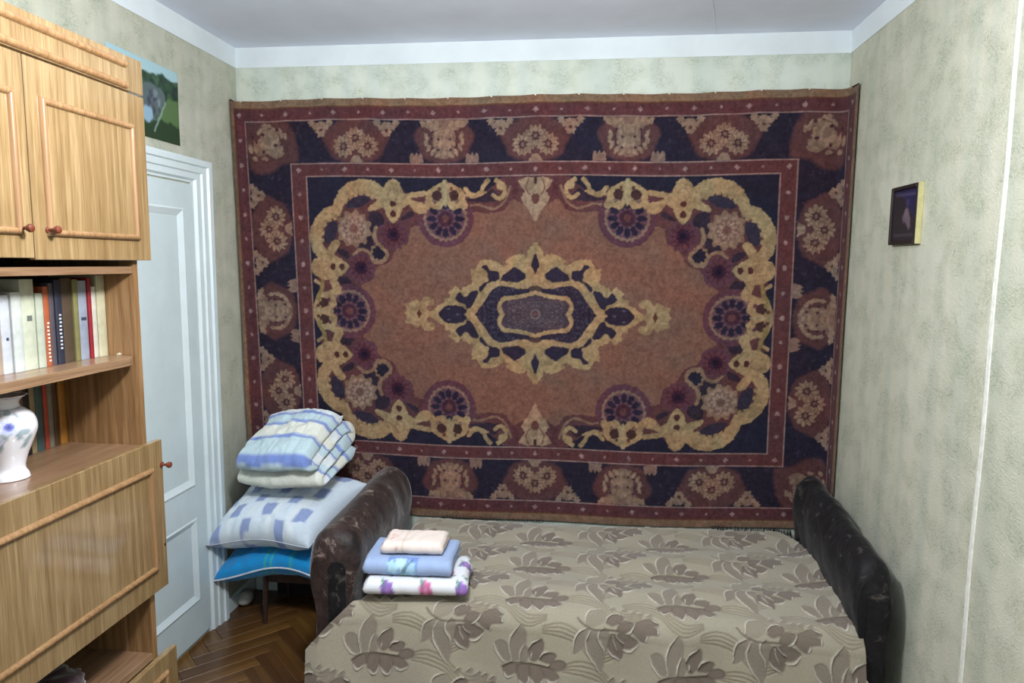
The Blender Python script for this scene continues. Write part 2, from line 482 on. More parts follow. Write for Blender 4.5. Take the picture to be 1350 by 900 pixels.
# ------------------------------------------------------------ icon on the right wall
ic = empty('framed_icon', (W, -.66, 1.858))
def icon():
    hw, hh, th = .105, .101, .020
    fr = MB()
    for a in ((-hw, -hw + .014, -hh, hh), (hw - .014, hw, -hh, hh)): fr.box(-th, -.0005, a[0], a[1], a[2], a[3], .002)
    for a in ((-hw + .014, hw - .014, -hh, -hh + .014), (-hw + .014, hw - .014, hh - .014, hh)): fr.box(-th, -.0005, a[0], a[1], a[2], a[3], .002)
    fr.build('frame', plain('dark_frame_wood', (40, 32, 32), .4), ic)
    e = MB().box(-th + .001, -.001, -hw - .0025, -hw - .0002, -hh, hh); e.build('gilded_edge', plain('gilt_edge', (214, 206, 150), .4, .5, .1), ic)
    nu, nv = 60, 60
    u, v = np.meshgrid(np.linspace(-1, 1, nu), np.linspace(-1, 1, nv)); X, Y = u * 9, v * 8.7
    c = Canvas(X + vnoise(X, Y, 8) * .3, Y, (46, 42, 72), .5)
    c.poly([(-9, -9), (9, -9), (9, -4), (3, 2), (-2, 6), (-9, 7)], (50, 44, 48), 4)
    c.line([(-7, 7.2), (8, 6.6)], .5, (84, 76, 104)); c.line([(-7, -6.8), (7, -6.8)], .5, (78, 70, 74))
    c.poly([(3.5, -5), (4.5, -2), (2.5, 1), (.6, 2), (-1.6, -.5), (-1, -2.4), (1, -2.6)], (104, 88, 98), 4)
    c.disk(1.2, .6, 1.5, (116, 96, 104)); c.disk(1.6, 4, 1.3, (66, 56, 92))
    V = np.stack([np.full(u.shape, -.012), -u * .092, v * .088], -1).reshape(-1, 3)
    mesh_obj('painted_panel', V, grid_faces(nu, nv)[:, ::-1].copy(), cloth('icon_paint', 200, .08, .35, 0, .05), ic, True, c.C.reshape(-1, 3))
icon()
tag(ic, 'small dark framed icon hanging alone on the right wall', 'picture')

# ------------------------------------------------------------ the carpet on the back wall
def build_carpet():
    HW, HH = 147.5, 99.5
    nx, ny = 446, 301
    xa = np.linspace(0, HW, nx); yb = np.linspace(0, HH, ny)
    A, B = np.meshgrid(xa, yb)
    j1 = vnoise(A * .9, B * .9, 1) * .28 + vnoise(A * 2.3, B * 2.3, 2) * .18
    j2 = vnoise(A * .9, B * .9, 5) * .28 + vnoise(A * 2.3, B * 2.3, 6) * .18
    c = Canvas(A + j1, B + j2, (42, 39, 56), .2)
    fa = lambda X, Y: ((108.8 - .0824 * X) * (1 + .058 * Y / 840), 69.1 - .0839 * Y + .0)
    PA = lambda L: [fa(*p) for p in L]
    k = .0824
    CR = (176, 146, 110); CRD = (146, 116, 96); BR = (130, 93, 80); PU = (98, 62, 64); NV = (44, 40, 56); RD = (100, 60, 66)
    # purple-brown ground inside the scrollwork, then the brown field
    c.poly(PA([(1420, 60), (1130, 70), (1090, 110), (1000, 175), (950, 170), (850, 110), (780, 100), (700, 150), (600, 160), (560, 120), (510, 95), (450, 140), (360, 110), (270, 115), (205, 170), (185, 240), (115, 280), (70, 330), (70, 420), (95, 500), (70, 570), (95, 640), (110, 700), (90, 760), (90, 920), (1420, 920)]), PU)
    c.poly(PA([(1420, 120), (1330, 250), (1200, 190), (1150, 250), (1060, 262), (965, 262), (940, 350), (850, 420), (750, 412), (690, 340), (625, 340), (610, 420), (545, 465), (505, 540), (435, 570), (410, 640), (350, 680), (405, 760), (425, 840), (425, 930), (1420, 930)]), BR, 3)
    # navy pockets
    for P in ([(380, 255), (450, 270), (480, 330), (420, 350), (410, 460), (340, 470), (330, 430), (390, 380)],
              [(580, 300), (640, 280), (620, 250), (560, 300)], [(900, 190), (1010, 200), (1080, 200), (1130, 190), (1080, 130), (1020, 170), (950, 180)],
              [(200, 470), (260, 480), (275, 530), (215, 500)], [(210, 640), (270, 630), (300, 690), (240, 720)]):
        c.poly(PA(P), NV, 3, .85)
    # thin scroll lines
    c.line(PA([(1180, 120), (1150, 200), (1090, 240), (1000, 215), (930, 230)]), 1.1, CRD, a=.8)
    # flowers of the corner
    def flower(x, y, r, cols, petals=10):
        cx, cy = fa(x, y); r *= k
        for i, (f, col) in enumerate(cols): c.disk(cx, cy, r * f, col, teeth=.10 if i < 3 else .2, tn=petals, ph=i)
    flower(295, 355, 100, [(1, (144, 114, 96)), (.82, (162, 130, 112)), (.64, (134, 102, 92)), (.46, (168, 138, 122)), (.26, (118, 84, 76))], 11)
    for q in range(11):
        t = q * 2 * math.pi / 11; cx, cy = fa(295, 355); c.disk(cx + 5.6 * math.cos(t), cy + 5.6 * math.sin(t), .8, (168, 138, 122))
    for (x, y, r) in ((525, 382, 84), (345, 575, 84)):
        flower(x, y, r, [(1, (98, 64, 76)), (.8, (100, 58, 66)), (.45, (62, 34, 52)), (.2, (40, 28, 46))], 12)
        cx, cy = fa(x, y)
        for q in range(12):
            t = q * 2 * math.pi / 12; c.line([(cx + 2 * math.cos(t), cy + 2 * math.sin(t)), (cx + 6 * math.cos(t), cy + 6 * math.sin(t))], .35, (64, 36, 54))
    flower(445, 490, 52, [(1, CRD), (.78, NV)], 9)
    c.line(PA([(425, 345), (415, 400), (450, 445), (492, 490), (470, 535), (420, 540)]), 1.7, CRD)
    c.line(PA([(300, 500), (340, 470), (390, 490), (410, 530)]), 1.4, CRD)
    # fan rosettes under the palmettes
    def rosette(cx, cy, a0, n=12):
        c.disk(cx, cy, 13.2, (98, 62, 74)); c.disk(cx, cy, 10.3, (140, 112, 98), teeth=.02, tn=24); c.disk(cx, cy, 9.1, (104, 74, 84))
        for q in range(n):
            t = a0 + q * 2 * math.pi / n; ux, uy = math.cos(t), math.sin(t)
            c.disk(cx + ux * 6.5, cy + uy * 6.5, 2.3, (44, 38, 58), 1.35, t, teeth=.12, tn=6)
        c.disk(cx, cy, 3.6, (72, 44, 58)); c.disk(cx, cy, 1.6, (104, 66, 66))
    cx, cy = fa(820, 290); rosette(cx, cy, 0)
    cx, cy = fa(285, 838); rosette(cx, 0, 0)
    # cream scroll arcs with toothed inner edge
    def arc(outer, inner, teeth):
        c.poly(PA(outer + inner[::-1]), CR)
        for (x, y) in teeth: cx, cy = fa(x, y); c.disk(cx, cy, 1.0, CR)
    arc([(168, 235), (182, 185), (218, 128), (276, 90), (350, 78), (415, 90), (475, 135)], [(215, 260), (245, 205), (265, 180), (300, 160), (350, 158), (400, 175), (450, 205)], [(250, 205), (275, 182), (300, 166), (335, 163), (370, 168), (400, 180)])
    arc([(230, 228), (180, 224), (118, 242), (76, 286), (44, 348), (42, 412), (58, 474), (98, 520)], [(215, 285), (180, 290), (150, 305), (125, 335), (112, 380), (112, 430), (128, 460), (160, 500)], [(185, 296), (155, 312), (132, 340), (120, 380), (118, 420)])
    for (x, y) in ((190, 200), (215, 150), (262, 106), (320, 90), (90, 290), (56, 350), (52, 420), (76, 482), (385, 95), (130, 250)):
        cx, cy = fa(x, y); c.disk(cx, cy, 1.1, CR)
    for P in ([(246, 238), (255, 205), (298, 178), (352, 170), (392, 186), (358, 222), (305, 240)], [(126, 368), (142, 325), (188, 312), (206, 345), (186, 410), (152, 440), (128, 418)]):
        c.poly(PA(P), (58, 50, 66), 3)
    # four-pointed blossoms
    st = [(515, 72), (555, 100), (575, 150), (625, 185), (600, 215), (575, 235), (565, 270), (545, 300), (522, 322), (498, 298), (475, 262), (470, 235), (430, 245), (385, 258), (375, 232), (420, 200), (450, 160), (468, 110)]
    c.poly(PA(st), CR, 2); c.poly(PA([(600, 190), (660, 195), (715, 215), (700, 262), (650, 258), (620, 225)]), CR, 3)
    c.line(PA([(595, 165), (640, 160), (700, 150)]), 2.4, CR)
    st2 = [(278, 570), (235, 528), (205, 515), (185, 500), (220, 440), (195, 418), (160, 440), (130, 500), (75, 525), (52, 570), (78, 620), (135, 645), (165, 650), (190, 720), (222, 728), (235, 690), (205, 640), (240, 612)]
    c.poly(PA(st2), CR, 2)
    for (x, y, r) in ((517, 212, 1.35), (522, 266, 1.5), (182, 570, 1.4), (233, 570, 1.4)):
        cx, cy = fa(x, y); c.disk(cx, cy, r, (84, 48, 46), r * 1.1)
    c.line(PA([(490, 150), (515, 125), (545, 150), (535, 190), (500, 190), (490, 150)]), .4, CRD); c.line(PA([(100, 545), (145, 540), (160, 570), (145, 600), (100, 595)]), .4, CRD)
    # palmettes: top edge and side edge
    def palmette(T):
        for P in ([(-125, 55), (-95, 5), (-50, -45), (-8, -62), (-10, -15), (-50, 0), (-80, 45), (-95, 85), (-120, 80)],):
            for sg in (1, -1): c.poly([T(sg * x, y) for x, y in P], CR, 3)
        for sg in (1, -1):
            c.line([T(sg * 18, -50), T(sg * 90, -10), T(sg * 95, 40), T(sg * 65, 70), T(sg * 40, 50)], 2.2, CR)
            c.line([T(sg * 5, -20), T(sg * 15, 30), T(sg * 35, 75), T(sg * 60, 68)], 2.0, CR)
            c.disk(*T(sg * 50, 8), 2.3, (74, 50, 50)); c.disk(*T(sg * 34, -28), .9, (96, 66, 56))
        c.poly([T(-14, -72), T(0, -80), T(14, -72), T(8, -20), T(14, 40), T(0, 70), T(-14, 40), T(-8, -20)], (174, 152, 118), 2)
    cx, cy = fa(817, 155); palmette(lambda x, y: (cx - x * k, cy - y * k))
    sx = fa(142, 838)[0]; palmette(lambda x, y: (sx - y * k + 1, x * k))
    c.line(PA([(930, 130), (965, 160), (1010, 155), (1035, 110), (1055, 85)]), 2.0, CR)
    c.line(PA([(1100, 85), (1140, 110), (1150, 160), (1120, 185), (1085, 165)]), 1.9, CR); c.disk(*fa(1130, 115), 2.0, CR)
    c.line(PA([(125, 650), (120, 700), (100, 740), (110, 760)]), 1.8, (150, 126, 84)); c.line(PA([(80, 650), (105, 665)]), 1.6, CR)
    c.line(PA([(930, 160), (985, 172), (1040, 150)]), 1.2, CR)
    # small blossom at the middle of the top edge
    c.poly(PA([(1225, 92), (1330, 85), (1330, 300), (1312, 302), (1285, 250), (1262, 225), (1240, 180), (1262, 150)]), (170, 140, 116), 2)
    c.disk(*fa(1316, 190), 1.5, (104, 66, 60), 2.2); c.disk(0, 61.2, .9, (70, 44, 50), 1.4); c.line([(3.2, 62), (4.4, 58), (2.6, 55)], .5, (112, 76, 66))
    c.line(PA([(1200, 75), (1215, 120), (1200, 170)]), 1.6, (92, 54, 60))
    # ---------------- medallion
    fb = lambda X, Y: ((63.5 - .0481 * X), 38.2 - .0481 * Y)
    PB = lambda L: [fb(*p) for p in L]
    outl = [(1330, 100), (1300, 110), (1268, 150), (1245, 200), (1238, 240), (1215, 222), (1170, 208), (1120, 218), (1070, 240), (1022, 290), (1060, 312), (1005, 325), (950, 285), (895, 265), (830, 258), (785, 268), (755, 305), (742, 350), (715, 350), (682, 345), (690, 380), (678, 405), (700, 420), (692, 450), (705, 480), (690, 500), (655, 500), (640, 520), (605, 530), (600, 560), (575, 565), (560, 520), (535, 512), (500, 545), (455, 575), (480, 600), (470, 632), (420, 640), (425, 675), (370, 700), (330, 735), (290, 758), (250, 775), (230, 830), (1330, 830)]
    c.poly(PB(outl), (174, 143, 106))
    star = [(18, 700), (70, 690), (105, 672), (150, 650), (168, 692), (195, 650), (235, 630), (285, 632), (318, 665), (308, 705), (255, 712), (240, 740), (262, 770), (262, 830), (20, 830), (5, 800), (30, 770), (35, 735)]
    c.poly(PB(star), (170, 140, 106), 2)
    c.poly([(55.9, -.1), (57.4, -.1), (55.8, 2.1), (54.4, 0), (55.8, -2)], (92, 54, 40))
    DK = (52, 43, 60)
    c.poly(PB([(1330, 195), (1308, 215), (1290, 270), (1278, 320), (1300, 365), (1318, 410), (1340, 410), (1340, 195)]), DK)
    c.poly(PB([(985, 468), (1000, 405), (1055, 382), (1100, 338), (1140, 345), (1180, 372), (1220, 405), (1226, 440), (1185, 468), (1130, 488), (1060, 478)]), DK, 2)
    c.poly(PB([(795, 340), (812, 312), (845, 310), (868, 350), (900, 372), (945, 370), (972, 400), (970, 440), (930, 468), (880, 478), (830, 515), (795, 570), (765, 560), (775, 520), (815, 485), (862, 462), (850, 430), (858, 395), (835, 365)]), DK, 2)
    c.poly(PB([(760, 570), (715, 558), (668, 585), (640, 620), (600, 608), (575, 570), (540, 605), (528, 640), (560, 672), (620, 700), (645, 745), (690, 722), (715, 680), (740, 625)]), DK, 2)
    c.poly(PB([(358, 785), (395, 745), (430, 712), (520, 702), (600, 712), (640, 745), (645, 795), (640, 860), (358, 860)]), DK)
    for (x, y) in ((550, 795), (460, 740)): c.disk(*fb(x, y), .9, (96, 88, 104), .5)
    c.disk(1.9, 13.9, 1.0, (90, 68, 56))
    # rings
    ring1 = PB([(1345, 495), (1290, 500), (1235, 520), (1150, 522), (1060, 502), (980, 498), (915, 515), (860, 560), (820, 625), (780, 685), (735, 740), (705, 785), (640, 797)])
    inner1 = ring1[:-1] + [(29.6, -1), (0, -1)]
    c.poly([(-1, 14.5)] + ring1[:-1] + [(29.6, -1), (-1, -1)], (50, 43, 60))
    for i in range(320):
        a, b = RS.rand() * 28, RS.rand() * 14
        if a > 16.5 or b > 9.4:
            if a < 29 - b * .55: c.line([(a, b), (a + RS.randn() * .5, b + RS.randn() * .5)], .22, (104, 92, 108), 0, .55)
    c.line(ring1, 2.0, (176, 146, 110), 3)
    c.poly([(0, 11.2), (2.5, 10.4), (2.5, 13.2), (0, 13.6)], (92, 70, 60), a=.8)
    ring2 = PB([(1345, 575), (1290, 590), (1200, 618), (1080, 632), (1010, 642), (978, 680), (965, 730), (985, 770), (1010, 810)])
    c.poly([(-1, 10)] + ring2 + [(-1, -1)], (76, 62, 72))
    for i in range(150):
        a, b = RS.rand() * 13, RS.rand() * 6.4; c.disk(a, b, .18 + RS.rand() * .15, (116, 98, 100), a=.6)
    c.line(PB([(1100, 720), (1220, 715)]), .35, (110, 92, 98)); c.line(PB([(1060, 690), (1150, 670), (1300, 640)]), .3, (96, 78, 86))
    for q in range(8):
        t = q * math.pi / 4; c.disk(2.1 * math.cos(t), 2.1 * math.sin(t), .5, (124, 104, 104), 1.1, t)
    c.disk(0, 0, .8, (112, 70, 66)); c.ring(0, 0, 4.2, .3, (112, 94, 98), .7)
    c.line(ring2, 1.9, (176, 146, 110), 3)
    # ---------------- borders (straight bands painted from the inner edge outward)
    IW, IH = 108.3, 63.4
    X, Y = c.X, c.Y
    def frame(w0, h0, w1, h1, col):
        m = ((np.abs(A) > w0) | (np.abs(B) > h0)) & (np.abs(A) <= w1 + .001) & (np.abs(B) <= h1 + .001)
        c.blend(m.astype(float), col)
    frame(IW, IH, 116.2, 70.2, (100, 60, 62))
    # main border ground with lobed patches
    frame(116.2, 70.2, 137.5, 90.0, (46, 40, 56))
    def only(fn):
        keep = c.C.copy(); fn()
        m = (((A > 116.2) | (B > 70.2)) & (A < 137.4) & (B < 89.8))[..., None]
        c.C = np.where(m, c.C, keep)
    CB = (162, 132, 112); CB2 = (154, 126, 110)
    def patch(T, w, h, y0):
        pts = [T(w * (1 + .07 * math.sin(5 * t)) * math.cos(t), y0 + h * math.sin(t)) for t in np.linspace(0, 2 * math.pi, 40, endpoint=False)]
        c.poly(pts, (98, 64, 65), soft=.8)
    def cluster(T):
        patch(T, 15.5, 10.5, 1)
        c.poly([T(-3.4, -9.5), T(-1.4, -6), T(1.4, -6), T(3.4, -9.5)], CB2)
        for (x, y) in ((-5.6, -1.6), (5.6, -1.6), (0, 2.0)):
            c.disk(*T(x, y), 4.7, CB, teeth=.13, tn=11)
        for (x, y) in ((-5.8, -1.6), (5.8, -1.6), (0, 2.2)):
            for q in range(11):
                t = q * 2 * math.pi / 11; c.line([T(x + 2.1 * math.cos(t), y + 2.1 * math.sin(t)), T(x + 4.6 * math.cos(t), y + 4.6 * math.sin(t))], .34, (112, 80, 74), 0)
            c.disk(*T(x, y), 1.9, (84, 54, 58), teeth=.15, tn=7); c.disk(*T(x, y), .8, (130, 104, 90))
    def vase_p(T):
        patch(T, 13.5, 10.5, 0)
        c.poly([T(-10.5, 8.8), T(10.5, 8.8), T(7.5, 5.4), T(5.4, 3), T(5.2, -3), T(3, -7.6), T(0, -8.4), T(-3, -7.6), T(-5.2, -3), T(-5.4, 3), T(-7.5, 5.4)], (138, 108, 96), 2)
        for sg in (1, -1):
            for (x, y, r, a) in ((3, -6.6, .9, .9), (5.4, -5.4, .9, .6), (7.4, -3.4, .9, .3), (8.4, -.8, .9, 0), (8.2, 1.8, .9, -.3), (9.4, 7.4, 1.2, -.9), (6.6, 7.8, 1.2, -.4), (3.6, 6.8, 1.2, .2), (1.6, 4, 1.0, 0), (1.9, -2, 1.1, .2), (4.2, -1.2, .9, .4), (3.6, 2.6, .8, 0)):
                c.disk(*T(sg * x, y), r, CB, r * 1.9, sg * a + (math.pi / 2 if T(1, 0)[0] == T(0, 0)[0] else 0), teeth=.1, tn=5)
            for (x, y) in ((5.8, .6), (5.2, -3.4), (3.0, -4.4), (5.4, 3.8), (2.6, .4)): c.disk(*T(sg * x, y), .62, (66, 48, 60))
        for y in (-6, -3.4, -.6, 2.2, 5): c.disk(*T(0, y), .9, CB, 1.3)
    def small(T):
        for (x, y, r) in ((0, -2.6, 2.3), (-2.4, 0, 1.8), (2.4, 0, 1.8), (-4.4, 1.7, 1.6), (4.4, 1.7, 1.6), (0, .6, 1.6)): c.disk(*T(x, y), r, CB2, teeth=.15, tn=6)
        c.disk(*T(0, -1.9), .8, (98, 62, 58)); c.disk(*T(-2.6, 1), .4, (98, 62, 58)); c.disk(*T(2.6, 1), .4, (98, 62, 58))
    def basep(T):
        c.poly([T(-3.2, -1.8), T(-3, 1.4), T(-1.8, 2.8), T(-.8, 1.4), T(0, 3), T(.8, 1.4), T(1.8, 2.8), T(3, 1.4), T(3.2, -1.8)], (146, 116, 104))
    def border():
        for i in range(900):      # faint leafage in the dark ground
            a, b = RS.rand() * 138, RS.rand() * 90
            if a > 116 or b > 70: c.disk(a, b, .5 + RS.rand() * .5, [(78, 66, 82), (36, 30, 42), (72, 50, 56)][i % 3], .3, RS.rand() * 3, .6)
        for a in (0, 84): cluster(lambda x, y, a=a: (a + x, 79.3 + y))
        vase_p(lambda x, y: (42 + x, 80.6 + y))
        for a in (16, 69, 100.5): small(lambda x, y, a=a: (a + x, 87 + y))
        for a in (29, 55.2): basep(lambda x, y, a=a: (a + x, 72 + y))
        cluster(lambda x, y: (126.4 + y, 39.5 + x))
        vase_p(lambda x, y: (127.3 + y, x))
        for b in (23.5, 55.5): small(lambda x, y, b=b: (134.6 + y, b + x))
        basep(lambda x, y: (118 + y, 12.2 + x))
        # corner spray
        c.poly([(112, 72), (117, 90), (137, 90), (137, 73), (134, 66), (126, 66), (120, 70)], (98, 64, 65), 3, soft=.9)
        c.poly([(118.5, 75), (123, 72.6), (127, 75), (132, 74), (134, 78), (130, 82), (128, 86), (122, 86), (123, 81)], (140, 114, 98), 2)
        for i in range(46):
            t = RS.rand() * 6.28; r = 2 + RS.rand() * 8
            c.disk(127 + r * math.cos(t), 80.5 + r * math.sin(t), .5 + RS.rand() * .6, CB if i % 3 else CB2, 1.5, t)
        for (x, y) in ((123, 79), (129, 76), (129, 84), (134, 83), (122, 86)): c.disk(x, y, .9, (80, 50, 58))
    only(border)
    frame(137.5, 90.0, 143.8, 95.8, (100, 60, 64))
    # thin light lines
    for (w0, h0) in ((IW, IH), (115.4, 69.6), (137.2, 89.8)):
        frame(w0, h0, w0 + .66, h0 + .66, (152, 122, 118))
    # dots in the two narrow bands
    def dots(w, h, n1, n2):
        for i in range(n1 + 1):
            a = i * w / n1; c.disk(a, h, .6 if i % 2 else .95, (166, 134, 132), teeth=.2 if i % 2 == 0 else 0, tn=4)
            c.line([(a + w / n1 / 2, h - 2), (a + w / n1 / 2, h + 2)], .3, (70, 38, 46), 0, .5)
        for i in range(n2):
            b = i * h / n2; c.disk(w, b, 1.1 if i % 2 == 0 else .8, (166, 134, 132))
    dots(112.3, 66.9, 10, 6); dots(140.8, 93.2, 12, 8)
    frame(143.8, 95.8, 200, 200, (146, 116, 94))
    frame(143.8, 95.8, 144.5, 96.4, (112, 74, 56))
    # unfold the quarter
    Cq = c.C
    top = np.concatenate([Cq[:, :0:-1], Cq], 1)
    full = np.concatenate([top[:0:-1], top], 0)      # rows from bottom to top
    NY, NX = full.shape[:2]
    a = np.concatenate([-xa[:0:-1], xa]) / HW; b = np.concatenate([-yb[:0:-1], yb]) / HH
    Au, Bv = np.meshgrid(a, b)
    # mottled field yarns
    mot = 1 + .13 * vnoise(Au * 60, Bv * 40, 21) + .13 * vnoise(Au * 150, Bv * 105, 22)
    full = full * mot[..., None]
    rib = vnoise(Au * 95 + 3 * vnoise(Au * 20, Bv * 14, 25), Bv * 22, 23) * .5 + vnoise(Au * 34, Bv * 75 + 3 * vnoise(Au * 18, Bv * 16, 26), 24) * .5
    dye = vnoise(Au * 14 + 2 * vnoise(Au * 6, Bv * 5, 28), Bv * 10, 27)
    full = full * (1 + .10 * np.stack([dye, -.3 * dye, -.7 * dye], -1))
    lm_ = np.clip((full.mean(-1) - .12) / .12, 0, 1)
    full = full * (1 - .22 * lm_ * np.clip(rib * 2 + .2, 0, 1))[..., None]
    warm = .5 - .5 * Bv
    # where it hangs: s along the walls (wraps round both corners), z height
    zc = 1.440 + .995 * Bv + .004 * np.sin(Au * 9 + 1) + .012 * np.clip(-Bv, 0, 1) * np.clip(Au, 0, 1) ** 2 * 3 - .0035 * np.abs(np.sin(Au * 7.5 * math.pi)) * np.clip(Bv * 3 - 2, 0, 1)
    sl = -.060 + .040 * (.5 - .5 * Bv) ** 1.0 * 1.6 + .015 * (Bv > 2)   # left end of the path
    sr = 2.905 + 0 * Bv
    mid = 1.443 - .010 * Bv
    s = np.where(Au < 0, mid + (mid - sl) * Au, mid + (sr - mid) * Au)
    r = .045; g = .010
    x = np.empty_like(s); y = np.empty_like(s)
    # straight back wall, rounded corners, side walls
    al = np.clip((r - s) / r, 0, None); ar = np.clip((s - (W - r)) / r, 0, None)
    q = math.pi / 2
    x[:] = s; y[:] = -g
    m1 = (s < r); t = np.minimum(al[m1], q); ex = np.maximum(al[m1] - q, 0) * r
    x[m1] = r - (r - g) * np.sin(t); y[m1] = -g - (r - g) * (1 - np.cos(t)) - ex
    m2 = (s > W - r); t = np.minimum(ar[m2], q); ex = np.maximum(ar[m2] - q, 0) * r
    x[m2] = W - r + (r - g) * np.sin(t); y[m2] = -g - (r - g) * (1 - np.cos(t)) - ex
    rip = .003 * (vnoise(Au * 5, Bv * 2.2, 31) + 1) + .0025 * (1 + np.sin(Au * 47)) * np.clip(Bv, 0, 1) ** 3
    y -= rip
    lum = full.mean(-1)
    y -= .0012 * np.clip(lum * 6, 0, 1)                # the pile of the light yarn stands a touch higher
    V = np.stack([x, y, zc], -1).reshape(-1, 3)
    Fc = grid_faces(NX, NY)
    m = cloth('carpet_pile', 420, .22, 1.0, .06, .5, 60)
    o = mesh_obj('wall_carpet', V, Fc, m, None, True, (full * CARPET_GAIN).reshape(-1, 3))
    # backing edge so it has thickness
    j = np.arange(0, NX, 4)
    bm_ = plain('binding', (146, 116, 96), .95)
    for row in (0, NY - 1):
        rr = []; mb = MB()
        for i in j: rr.append([(x[row, i], y[row, i] + .0005, zc[row, i] + (.0015 if row else -.0015)), (x[row, i], y[row, i] + .006, zc[row, i] + (.0015 if row else -.0015)), (x[row, i], y[row, i] + .006, zc[row, i] - (.004 if row else -.004)), (x[row, i], y[row, i] + .0005, zc[row, i] - (.004 if row else -.004))])
        mb.rings(rr)
        mb.build('edge_binding', bm_, o)
    nm = None
    for i in range(15):
        u = int((NX - 1) * (.03 + .94 * i / 14)); X0, Y0, Z0 = x[-1, u], y[-1, u], zc[-1, u]
        if nm is None:
            n = MB(); n.tube([(0, .008, 0), (0, -.004, .001)], .0016, 8); n.tube([(0, -.004, .001), (0, -.0055, .001)], .0038, 10)
            no = n.build('nail', M['steel'], o, True); nm = no.data
        else: no = link(bpy.data.objects.new('nail', nm), o)
        no.location = (X0, Y0, Z0 + .001 - .004)
    return o
CARPET_GAIN = 1.0
tag(build_carpet(), 'large brown and purple patterned carpet hung on the back wall', 'carpet')

# ------------------------------------------------------------ wall unit on the left
XC = .40; XD = .42; YF = -1.366; YN = -2.20; XB = .02
wu = empty('wall_unit', (.2, -1.78, 0))
def P(mb, name, mat, par=wu, smooth=False):
    o = mb.build(name, mat, par, smooth)
    if par is wu: o.data.transform(Matrix.Translation((-.2, 1.78, 0)))
    else:
        o.data.transform(Matrix.Translation((-.2, 1.78, 0)))
    return o
P(MB().box(XB, XC, YF - .020, YF, 0, 2.232), 'side_panel', M['carcass'])
P(MB().box(XB, XC, YN, YN + .020, 0, 2.232), 'side_panel', M['carcass'])
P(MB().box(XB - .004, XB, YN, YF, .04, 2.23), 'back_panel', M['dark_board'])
P(MB().box(XB, XC, YN, YF, 2.232, 2.246), 'top_board', M['board'])
P(MB().box(XB, XC - .002, YN + .02, YF - .02, 1.643, 1.663), 'shelf_board', M['board'])
P(MB().box(XB, XC - .002, YN + .02, YF - .02, 1.120, 1.140), 'shelf_board', M['board'])
P(MB().box(XB, XC - .002, YN + .02, YF - .02, .470, .490), 'shelf_board', M['board'])
P(MB().box(XB, XC - .004, YN + .02, YF - .02, .06, .08), 'shelf_board', M['board'])
P(MB().box(XB, XC - .004, YN + .02, YF - .02, 2.14, 2.156), 'shelf_board', M['board'])
# loose shelf with rounded front corner, on four pins
sh = MB(); z0, z1 = 1.381, 1.405
pl = [(.04, YN + .022), (XC - .002, YN + .022), (XC - .002, YF - .05), (XC - .006, YF - .034), (XC - .018, YF - .024), (XC - .03, YF - .022), (.04, YF - .022)]
sh.rings([[(x, y, z0) for x, y in pl], [(x, y, z1) for x, y in pl]])
sho = P(sh, 'loose_shelf', M['board'])
for (x, z) in ((.345, z1 + .004), (.345, z0 - .006)):
    P(MB().tube([(x, YF - .0195, z), (x, YF - .029, z)], .0042, 8), 'shelf_pin', plain('clear_pin', (210, 196, 170), .2), wu)

def mould_frame(par, ya, yb, za, zb, w=.017, h=.010, gap=0):
    """four mitred half-round strips as separate mouldings"""
    def strip(p0, p1, horiz):
        mb = MB(); n = 7; R1, R2 = [], []
        for k2 in range(n):
            t = math.pi * k2 / (n - 1); off = -math.cos(t) * w / 2; hh = math.sin(t) * h
            mi = off  # mitre
            if horiz: R1.append((XD + hh, p0[0] + mi * p0[2], p0[1] + off)); R2.append((XD + hh, p1[0] + mi * p1[2], p1[1] + off))
            else: R1.append((XD + hh, p0[0] + off, p0[1] + mi * p0[2])); R2.append((XD + hh, p1[0] + off, p1[1] + mi * p1[2]))
        mb.rings([R1, R2]); return P(mb, 'moulding', M['mould'], par, True)
    strip((ya, zb, -1), (yb, zb, 1), True); strip((ya, za, 1), (yb, za, -1), True)
    strip((ya, za, 1), (ya, zb, -1), False); strip((yb, za, -1), (yb, zb, 1), False)
def knob(par, y, z, r=.008):
    mb = MB(); rings = []
    for x, rr in ((0, .008), (.003, .0085), (.005, .004), (.016, .004), (.019, .0075), (.025, .010), (.030, .0085), (.033, .003)):
        rings.append([(XD + x, y + rr * math.cos(t), z + rr * math.sin(t)) for t in np.linspace(0, 2 * math.pi, 14, endpoint=False)])
    mb.rings(rings); P(mb, 'knob', M['knob'], par, True)
# frieze
fz = P(MB().box(XC + .001, XD, YN, -1.329, 2.146, 2.240, .0015), 'frieze_panel', M['veneer'])
for z in (2.214, 2.158):
    mb = MB(); n = 7
    R = lambda y: [(XD + math.sin(math.pi * i / 6) * .011, y, z - math.cos(math.pi * i / 6) * .0095) for i in range(7)]
    mb.rings([R(-2.16), R(-1.404)]); P(mb, 'moulding', M['mould'], fz, True)
# upper doors
for i, (ya, yb, kn, zo) in enumerate(((-1.755, -1.329, -1.714, 0), (-2.184, -1.758, -1.795, .004))):
    d = P(MB().box(XC + .001, XD, ya, yb, 1.680 + zo, 2.141, .0015), 'cabinet_door', M['veneer'])
    mould_frame(d, ya + .046, yb - .060 if i == 0 else yb - .040, 1.744, 2.050)
    knob(d, kn, 1.751)
# drop front
d = P(MB().box(XC + .001, XD, YN, -1.324, .684, 1.143, .0015), 'drop_front', M['veneer'])
mould_frame(d, -2.14, -1.382, .758, 1.060)
knob(d, -1.331, 1.066)
P(MB().tube([(XD - .001, -1.333, .815), (XD + .001, -1.333, .815)], .004, 10), 'keyhole', M['black'], d)
